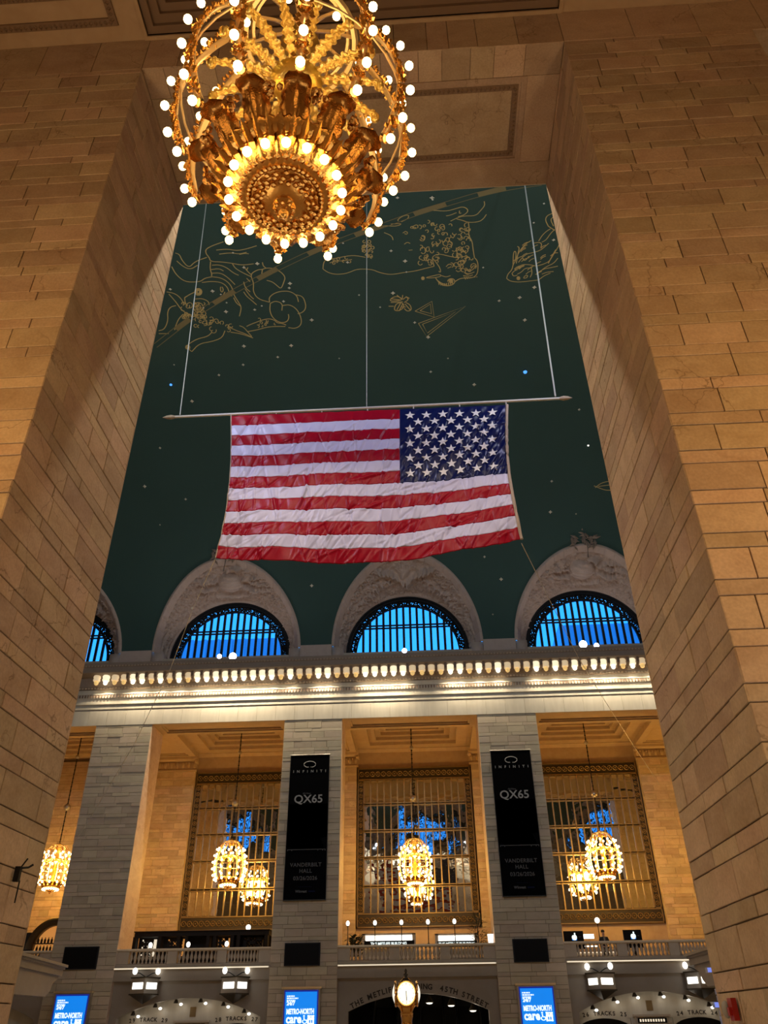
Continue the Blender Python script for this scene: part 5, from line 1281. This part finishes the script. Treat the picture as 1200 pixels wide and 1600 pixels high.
# plants
def bush(lab, cat, loc, w, h, n, spiky, seed, trunk=True):
    t = thing('potted_plant', lab, cat, loc); rr = random.Random(seed)
    MB().lathe([(.24, 0), (.30, .35), (.33, .42), (.28, .42), (.26, .38)], 12).build('pot', 'blackiron', t)
    m = MB()
    for _ in range(n):
        a = rr.uniform(0, 2*PI); e_ = rr.uniform(-.3, 1.3); r0 = rr.uniform(.05, .45)
        c = np.array((w*r0*math.cos(a)*1.5, w*r0*math.sin(a)*1.5, h*rr.uniform(.35, .95)))
        d = np.array((math.cos(a)*math.cos(e_), math.sin(a)*math.cos(e_), math.sin(e_))); L = rr.uniform(.3, .55)*w*(1.3 if spiky else .8); s_ = np.cross(d, (0, 0, 1.)); s_ /= np.linalg.norm(s_)+1e-6; q = (.035 if spiky else .10)
        m.add([c, c+d*L*.5+s_*q, c+d*L+np.array((0, 0, -.05)), c+d*L*.5-s_*q], [(0, 1, 2, 3), (3, 2, 1, 0)])
    m.build('foliage', 'leaf', t)['kind'] = 'stuff'
    if trunk: MB().tube([(0, 0, .3), (.02, 0, h*.5), (0, 0, h*.8)], .035, 6).build('trunk', 'bronze', t)
c = atY(757, 1480, 52.0); bush('dark spiky palm in a pot at the right end of the middle balcony', 'plant', (3.62, 52.0, GF), .62, 2.75, 170, True, 3)
c = atY(541, 1480, 51.6); bush('low dark bushy plant at the left end of the middle balcony', 'plant', (-3.62, 51.6, GF), .66, 1.8, 200, False, 4)
c = atY(766, 1478, 51.2); t = thing('white_cup', 'white cup-like lamp on the rail beside the spiky palm', 'lamp', (c[0], NF+.3, 6.54)); MB().lathe([(.14, 0), (.17, .45), (.15, .45), (.12, .05)], 12).build('vessel', 'whitelit', t)

# bar pavilion of the left bay
p0 = atY(212, 1456, 55.0); p1 = atY(421, 1452, 55.0)
bx0, bx1, bz = p0[0], p1[0], (p0[2]+p1[2])/2
t = thing('bar_pavilion', 'black bar pavilion with amber lit shelf panels behind the left balustrade', 'bar', ((bx0+bx1)/2, 55.0, GF)); w = (bx1-bx0)/2; h = bz-GF
MB().box(-w, w, -.1, 1.2, h-.3, h).box(-w-.05, w+.05, -.2, 1.3, h-.06, h).build('canopy', 'blackiron', t)
MB().box(-w, w, .9, 1.1, 0, h-.3).build('back_wall', 'blackiron', t)
for q in (-1, -.62, -.34, -.22, .1, .2, .46, .55, .96): MB().box(w*q-.1, w*q+.1, -.05, .5, 0, h-.3).build('post', 'blackiron', t)
for (a, c, mm) in ((-.95, -.68, 'softlit'), (-.56, -.25, 'amber'), (.12, .42, 'amber'), (.58, .92, 'bronzebar')):
    sh = link('shelf_panel', None, None, t, (w*(a+c)/2, .3, h-.85)); pw = w*(c-a)/2-.12
    MB().box(-pw, pw, .3, .34, -.5, .45).build('backlight', mm, sh); sc = MB(); rr = random.Random(int(a*100))
    for i in range(int(pw*2/.2)):
        for k in range(5):
            xx = -pw+.1+i*.2; sc.tube([(xx+.085*math.cos(q), .1, -.42+k*.2+.085*math.sin(q)) for q in [2*PI*v/6 for v in range(6)]], .032, 4, True)
            if rr.random() < .55: sc.box(xx-.1, xx+.1, .05, .12, -.52+k*.2, -.33+k*.2)
    sc.build('grille', 'blackiron', sh)
# shop front with an arched bronze portal in the end bay, mostly hidden by the first pier
c0 = atY(60, 1470, 55.0)
t = thing('shop_portal', 'bronze arched shop portal glowing orange behind the leftmost pier', 'shop front', (c0[0]+1.0, 55.0, GF))
MB().box(-6, -1.4, 0, .4, 0, 2.55).build('fascia', 'blackiron', t); MB().box(1.4, 5, 0, .4, 0, 2.55).build('fascia', 'blackiron', t)
n = 20; ar = MB()
for r0, r1, y0 in ((1.35, 1.75, -.1),):
    vs = []
    for i in range(n+1):
        cc, ss = math.cos(PI*i/n), math.sin(PI*i/n)
        for rr_, yy in ((r0, y0), (r1, y0), (r1, .4), (r0, .4)): vs.append((rr_*cc, yy, 1.6+rr_*ss))
    ar.add(vs, [(i*4+k, i*4+(k+1) % 4, (i+1)*4+(k+1) % 4, (i+1)*4+k) for i in range(n) for k in range(4)])
ar.build('arch', 'bronze', t, True); pts = [(1.36*math.cos(PI*i/n), .42, 1.6+1.36*math.sin(PI*i/n)) for i in range(n+1)]
MB().add(pts+[(-1.36, .42, 0), (1.36, .42, 0)], [tuple(range(n, -1, -1))+(n+2, n+1)][:1]).build('glow_panel', 'amber', t)
sh = MB()
for k in range(3): sh.box(-1.3, 1.3, .1, .4, 1.0+k*.45, 1.05+k*.45)
rr = random.Random(8)
for k in range(3):
    for i in range(11): sh.lathe([(.07, 1.05+k*.45), (.075, 1.25+k*.45), (.03, 1.3+k*.45), (.03, 1.38+k*.45)], 6, (-1.1+i*.22, .2, 0))
sh.build('bottle_shelves', 'dark', t)['kind'] = 'stuff'
MB().box(-3.2, -2.2, -.5, -.3, .9, 1.5).build('lit_notice', 'whitelit', t)

# right bay: two black monitors with a white fruit mark, and a person at the rail
for k, (a, b_, lab) in enumerate((((880, 1455), (913, 1472), 'left of the person'), ((973, 1453), (1004, 1470), 'right of the person'))):
    x0, x1, z0, z1 = rect_px(a, b_, 52.5); t = thing('shop_monitor', 'black shop monitor with a white fruit mark on the right balcony, '+lab, 'monitor', ((x0+x1)/2, 52.5, GF)); w = (x1-x0)/2
    MB().box(-w, w, 0, .12, z0-.35-GF, z1-GF).build('panel', 'black', t); MB().box(-.1, .1, .12, .25, 0, z0-GF).box(-.5, .5, -.2, .5, 0, .06).build('stand', 'blackiron', t)
    cx = w*.05; cz = (z1+z0)/2-GF-.02; ap = MB()
    ap.lathe([(.001, -.17), (.07, -.165), (.14, -.08), (.15, .01), (.10, .09), (.001, .06)], 12, (cx, -.02, cz)); a_ = ap.mesh('fruit_mark', True)
    o = link('fruit_mark', a_, 'screenwhite', t); lf = MB().ball((cx+.04, -.02, cz+.15), .045, 8, 5, 1.6).build('mark_leaf', 'screenwhite', t, True)
    for v in a_.vertices: v.co.y = -.02+(v.co.y+.02)*.12
    MB().box(cx+.25, w-.15, -.01, 0, cz-.01, cz+.012).build('caption_line', 'printgrey', t)
    MB().box(cx-.14, cx+.14, -.015, -.004, cz-.17, cz-.10).build('blue_glow', 'screenblue', t)
pc = atY(943, 1464, 51.6)
per = thing('person', 'person with dark hair in a dark jacket and white shirt at the right balcony rail', 'person', (pc[0], 51.6, GF))
def skin_body(name, verts, edges, radii, m, parent, root=0):
    me = bpy.data.meshes.new(name); me.from_pydata(verts, edges, []); me.update()
    o = link(name, me, m, parent); sk = o.modifiers.new('skin', 'SKIN')
    lay_ = me.skin_vertices[0].data
    for i, r0 in enumerate(radii): lay_[i].radius = (r0, r0)
    lay_[root].use_root = True
    sb = o.modifiers.new('sub', 'SUBSURF'); sb.levels = 2; sb.render_levels = 2
    return o
bv = [(0,0,.95),(0,0,1.15),(0,0,1.35),(0,0,1.45),(0,0,1.52),(0,-.02,1.62),(0,-.02,1.72),(-.19,0,1.40),(-.26,-.03,1.14),(-.12,-.25,1.08),(.19,0,1.40),(.26,-.03,1.14),(.12,-.25,1.08),(-.1,0,.86),(-.11,-.02,.48),(-.11,.02,.06),(-.11,-.12,.04),(.1,0,.86),(.11,-.02,.48),(.11,.02,.06),(.11,-.12,.04)]
be = [(0,1),(1,2),(2,3),(3,4),(4,5),(5,6),(2,7),(7,8),(8,9),(2,10),(10,11),(11,12),(0,13),(13,14),(14,15),(15,16),(0,17),(17,18),(18,19),(19,20)]
br = [.15,.14,.16,.08,.055,.095,.085,.07,.05,.035,.07,.05,.035,.09,.065,.045,.04,.09,.065,.045,.04]
skin_body('body', bv, be, br, 'skin', per)
jv = [(0,.0,.92),(0,0,1.15),(0,0,1.36),(0,.01,1.46),(-.19,0,1.40),(-.27,-.03,1.14),(-.14,-.22,1.08),(.19,0,1.40),(.27,-.03,1.14),(.14,-.22,1.08)]
skin_body('jacket', jv, [(0,1),(1,2),(2,3),(2,4),(4,5),(5,6),(2,7),(7,8),(8,9)], [.18,.165,.185,.08,.09,.068,.05,.09,.068,.05], 'suit', per)
skin_body('trousers', [(0,0,.9),(-.1,0,.84),(-.11,-.02,.48),(-.11,.02,.1),(.1,0,.84),(.11,-.02,.48),(.11,.02,.1)], [(0,1),(1,2),(2,3),(0,4),(4,5),(5,6)], [.165,.105,.08,.065,.105,.08,.065], 'suit', per)
MB().add([(-.06,-.19,1.43),(.06,-.19,1.43),(.02,-.205,1.12),(-.02,-.205,1.12)], [(0,1,2,3),(3,2,1,0)]).build('shirt_front', 'printwhite', per)
MB().ball((0, .015, 1.745), .108, 12, 8, .95).build('hair', 'hair', per, True)
fc = MB()
for sx in (-.035, .035): fc.ball((sx, -.112, 1.68), .012, 6, 4)
fc.build('eyes', 'hair', per); MB().octa((0, -.125, 1.65), .014, .03, .025).build('nose', 'skin', per); MB().box(-.025, .025, -.118, -.10, 1.605, 1.615).build('mouth', 'alarmred', per)

# round white wall lamps on the lower window borders
for k, (X_, Y_, lab) in enumerate(((388, 1449, 'left'), (933, 1438, 'right'))):
    c = atY(X_, Y_, 58.0); t = thing('globe_lamp', 'white globe lamp in front of the lower border of the %s tall window' % lab, 'lamp', (c[0], 58.0, GF))
    MB().ball((0, 0, c[2]-GF), .17, 10, 7).build('globe', 'whitelit', t, True); MB().lathe([(.15, 0), (.03, .04), (.025, c[2]-GF-.15)], 8).build('stem', 'blackiron', t)
# counters behind the right bay
t = thing('shop_counter', 'pale glass-topped shop counter behind the right balustrade', 'counter', tuple(atY(930, 1470, 56.0)*np.array((1, 1, 0))+np.array((0, 0, GF))))
MB().box(-1.8, 1.8, 0, .7, 0, .95).build('body', 'marble', t); MB().box(-1.9, 1.9, -.1, .8, .95, 1.0).build('top', 'softlit', t); MB().box(-1.2, .2, .2, .26, 1.3, 1.36).box(-.9, .0, .2, .26, 1.75, 2.0).build('display_rail', 'whitelit', t)

# stone parapets of the side stairs and the stacked displays at the right edge
def parapet(lab, p, q, h, d):
    """stone parapet between two plan points, with moulded top and underside"""
    L = math.hypot(q[0]-p[0], q[1]-p[1]); a = math.atan2(q[1]-p[1], q[0]-p[0])
    t = link('trim_%d' % (20 if p[0] < 0 else 21), None, None, None, (p[0], p[1], 0), (0, 0, a)); t['kind'] = 'structure'; t['label'] = lab; t.scale.y = -1 if p[0] < 0 else 1
    MB().box(0, L, -.2, d, h-.12, h).box(.05, L, -.08, d, h-.22, h-.12).build('coping', 'lilacstone', t)
    MB().box(.10, L, 0, d, h-.52, h-.22).build('parapet_slab', 'lilacstone', t)
    MB().prism([(.3, h-.52), (.55, h-.70), (1.2, h-.85), (1.5, h-1.2), (2.2, h-1.5), (L, h-1.6), (L, h-.52)], 1, .12, d).build('corbel', 'lilacstone', t)
    MB().box(L-1.2, L, .2, d, 0, h-1.7).build('corbel_pier', 'lilacstone', t)
pp = atY(101, 1508, 47.0); qq = atZ(30, 1488, pp[2]); qq = pp+(qq-pp)*1.5; parapet('grey stone stair parapet projecting beside the leftmost pier', (pp[0], pp[1]), (qq[0], qq[1]), pp[2], 1.5)
pp = atY(1074, 1491, 47.0); qq = atZ(1112, 1479, pp[2]); qq = pp+(qq-pp)*2.5; parapet('grey stone stair parapet at the right pier edge', (pp[0], pp[1]), (qq[0], qq[1]), pp[2], 1.5)
mpx = atY(1132, 1560, 36.35)[0]; mpz = atY(1118, 1511, 36.35)[2]
t = thing('monitor_post', 'slim dark post carrying the bluish monitors at the right pier edge', 'post', (mpx, 36.35, 0)); MB().box(-.05, .05, -.05, .05, 0, mpz+.05).build('shaft', 'blackiron', t); MB().lathe([(.3, 0), (.3, .04), (.08, .08)], 12).build('base_plate', 'blackiron', t)
for k, (a, b_) in enumerate((((1105, 1512), (1119, 1519)), ((1120, 1545), (1127, 1553)), ((1123, 1556), (1129, 1563)), ((1116, 1566), (1130, 1574)), ((1127, 1579), (1134, 1585)), ((1128, 1588), (1137, 1604)))):
    x0, x1, z0, z1 = rect_px(a, b_, 36.0); t = thing('departure_monitor', 'small bluish monitor at the right pier edge, %s from the top' % ('first', 'second', 'third', 'fourth', 'fifth', 'sixth')[k], 'monitor', ((x0+x1)/2, 36.0, (z0+z1)/2)); w, h = (x1-x0)/2, (z1-z0)/2
    MB().box(-w-.01, w+.01, 0, .28, -h-.01, h+.01).build('casing', 'steel', t); MB().box(-w, w, -.02, 0, -h, h).build('screen', 'screenlilac' if 'screenlilac' in M else M.setdefault('screenlilac', emit('screen_lilac', (.22, .30, .95), .8)), t)
    MB().box(*sorted((0, mpx-(x0+x1)/2)), .27, .298, -.03, .03).build('bracket', 'blackiron', t)

# small fittings on the near piers
c = atX(24, 1362, -HB+.03); t = thing('wall_bracket', 'small black bracket clamp on the left passage wall', 'bracket', tuple(c))
MB().box(0, .07, -.03, .03, -.12, .06).build('clamp', 'blackiron', t); MB().tube([(.03, .0, .04), (.12, .08, .06), (.16, .12, .10)], .014, 5).tube([(.05, .02, .05), (.12, .02, .16)], .010, 5).build('hook_arm', 'blackiron', t)
MB().tube([(.06, .05, -.10), (.06, .05, -.36)], .010, 5).build('hanging_rod', 'blackiron', t)
c = atX(1150, 1577, HB-.03); t = thing('fire_alarm', 'red fire alarm with white strobe at the foot of the right passage wall', 'alarm', tuple(c))
MB().box(-.06, .0, -.07, .07, -.11, .11).build('housing', 'alarmred', t); MB().ball((-.07, .13, 0), .05, 10, 6, 1.8).build('strobe', 'printwhite', t, True); MB().box(-.09, -.06, -.03, .03, -.06, .02).build('horn_grille', 'alarmred', t); MB().box(-.04, 0, .07, .15, -.05, .05).build('strobe_base', 'printwhite', t)
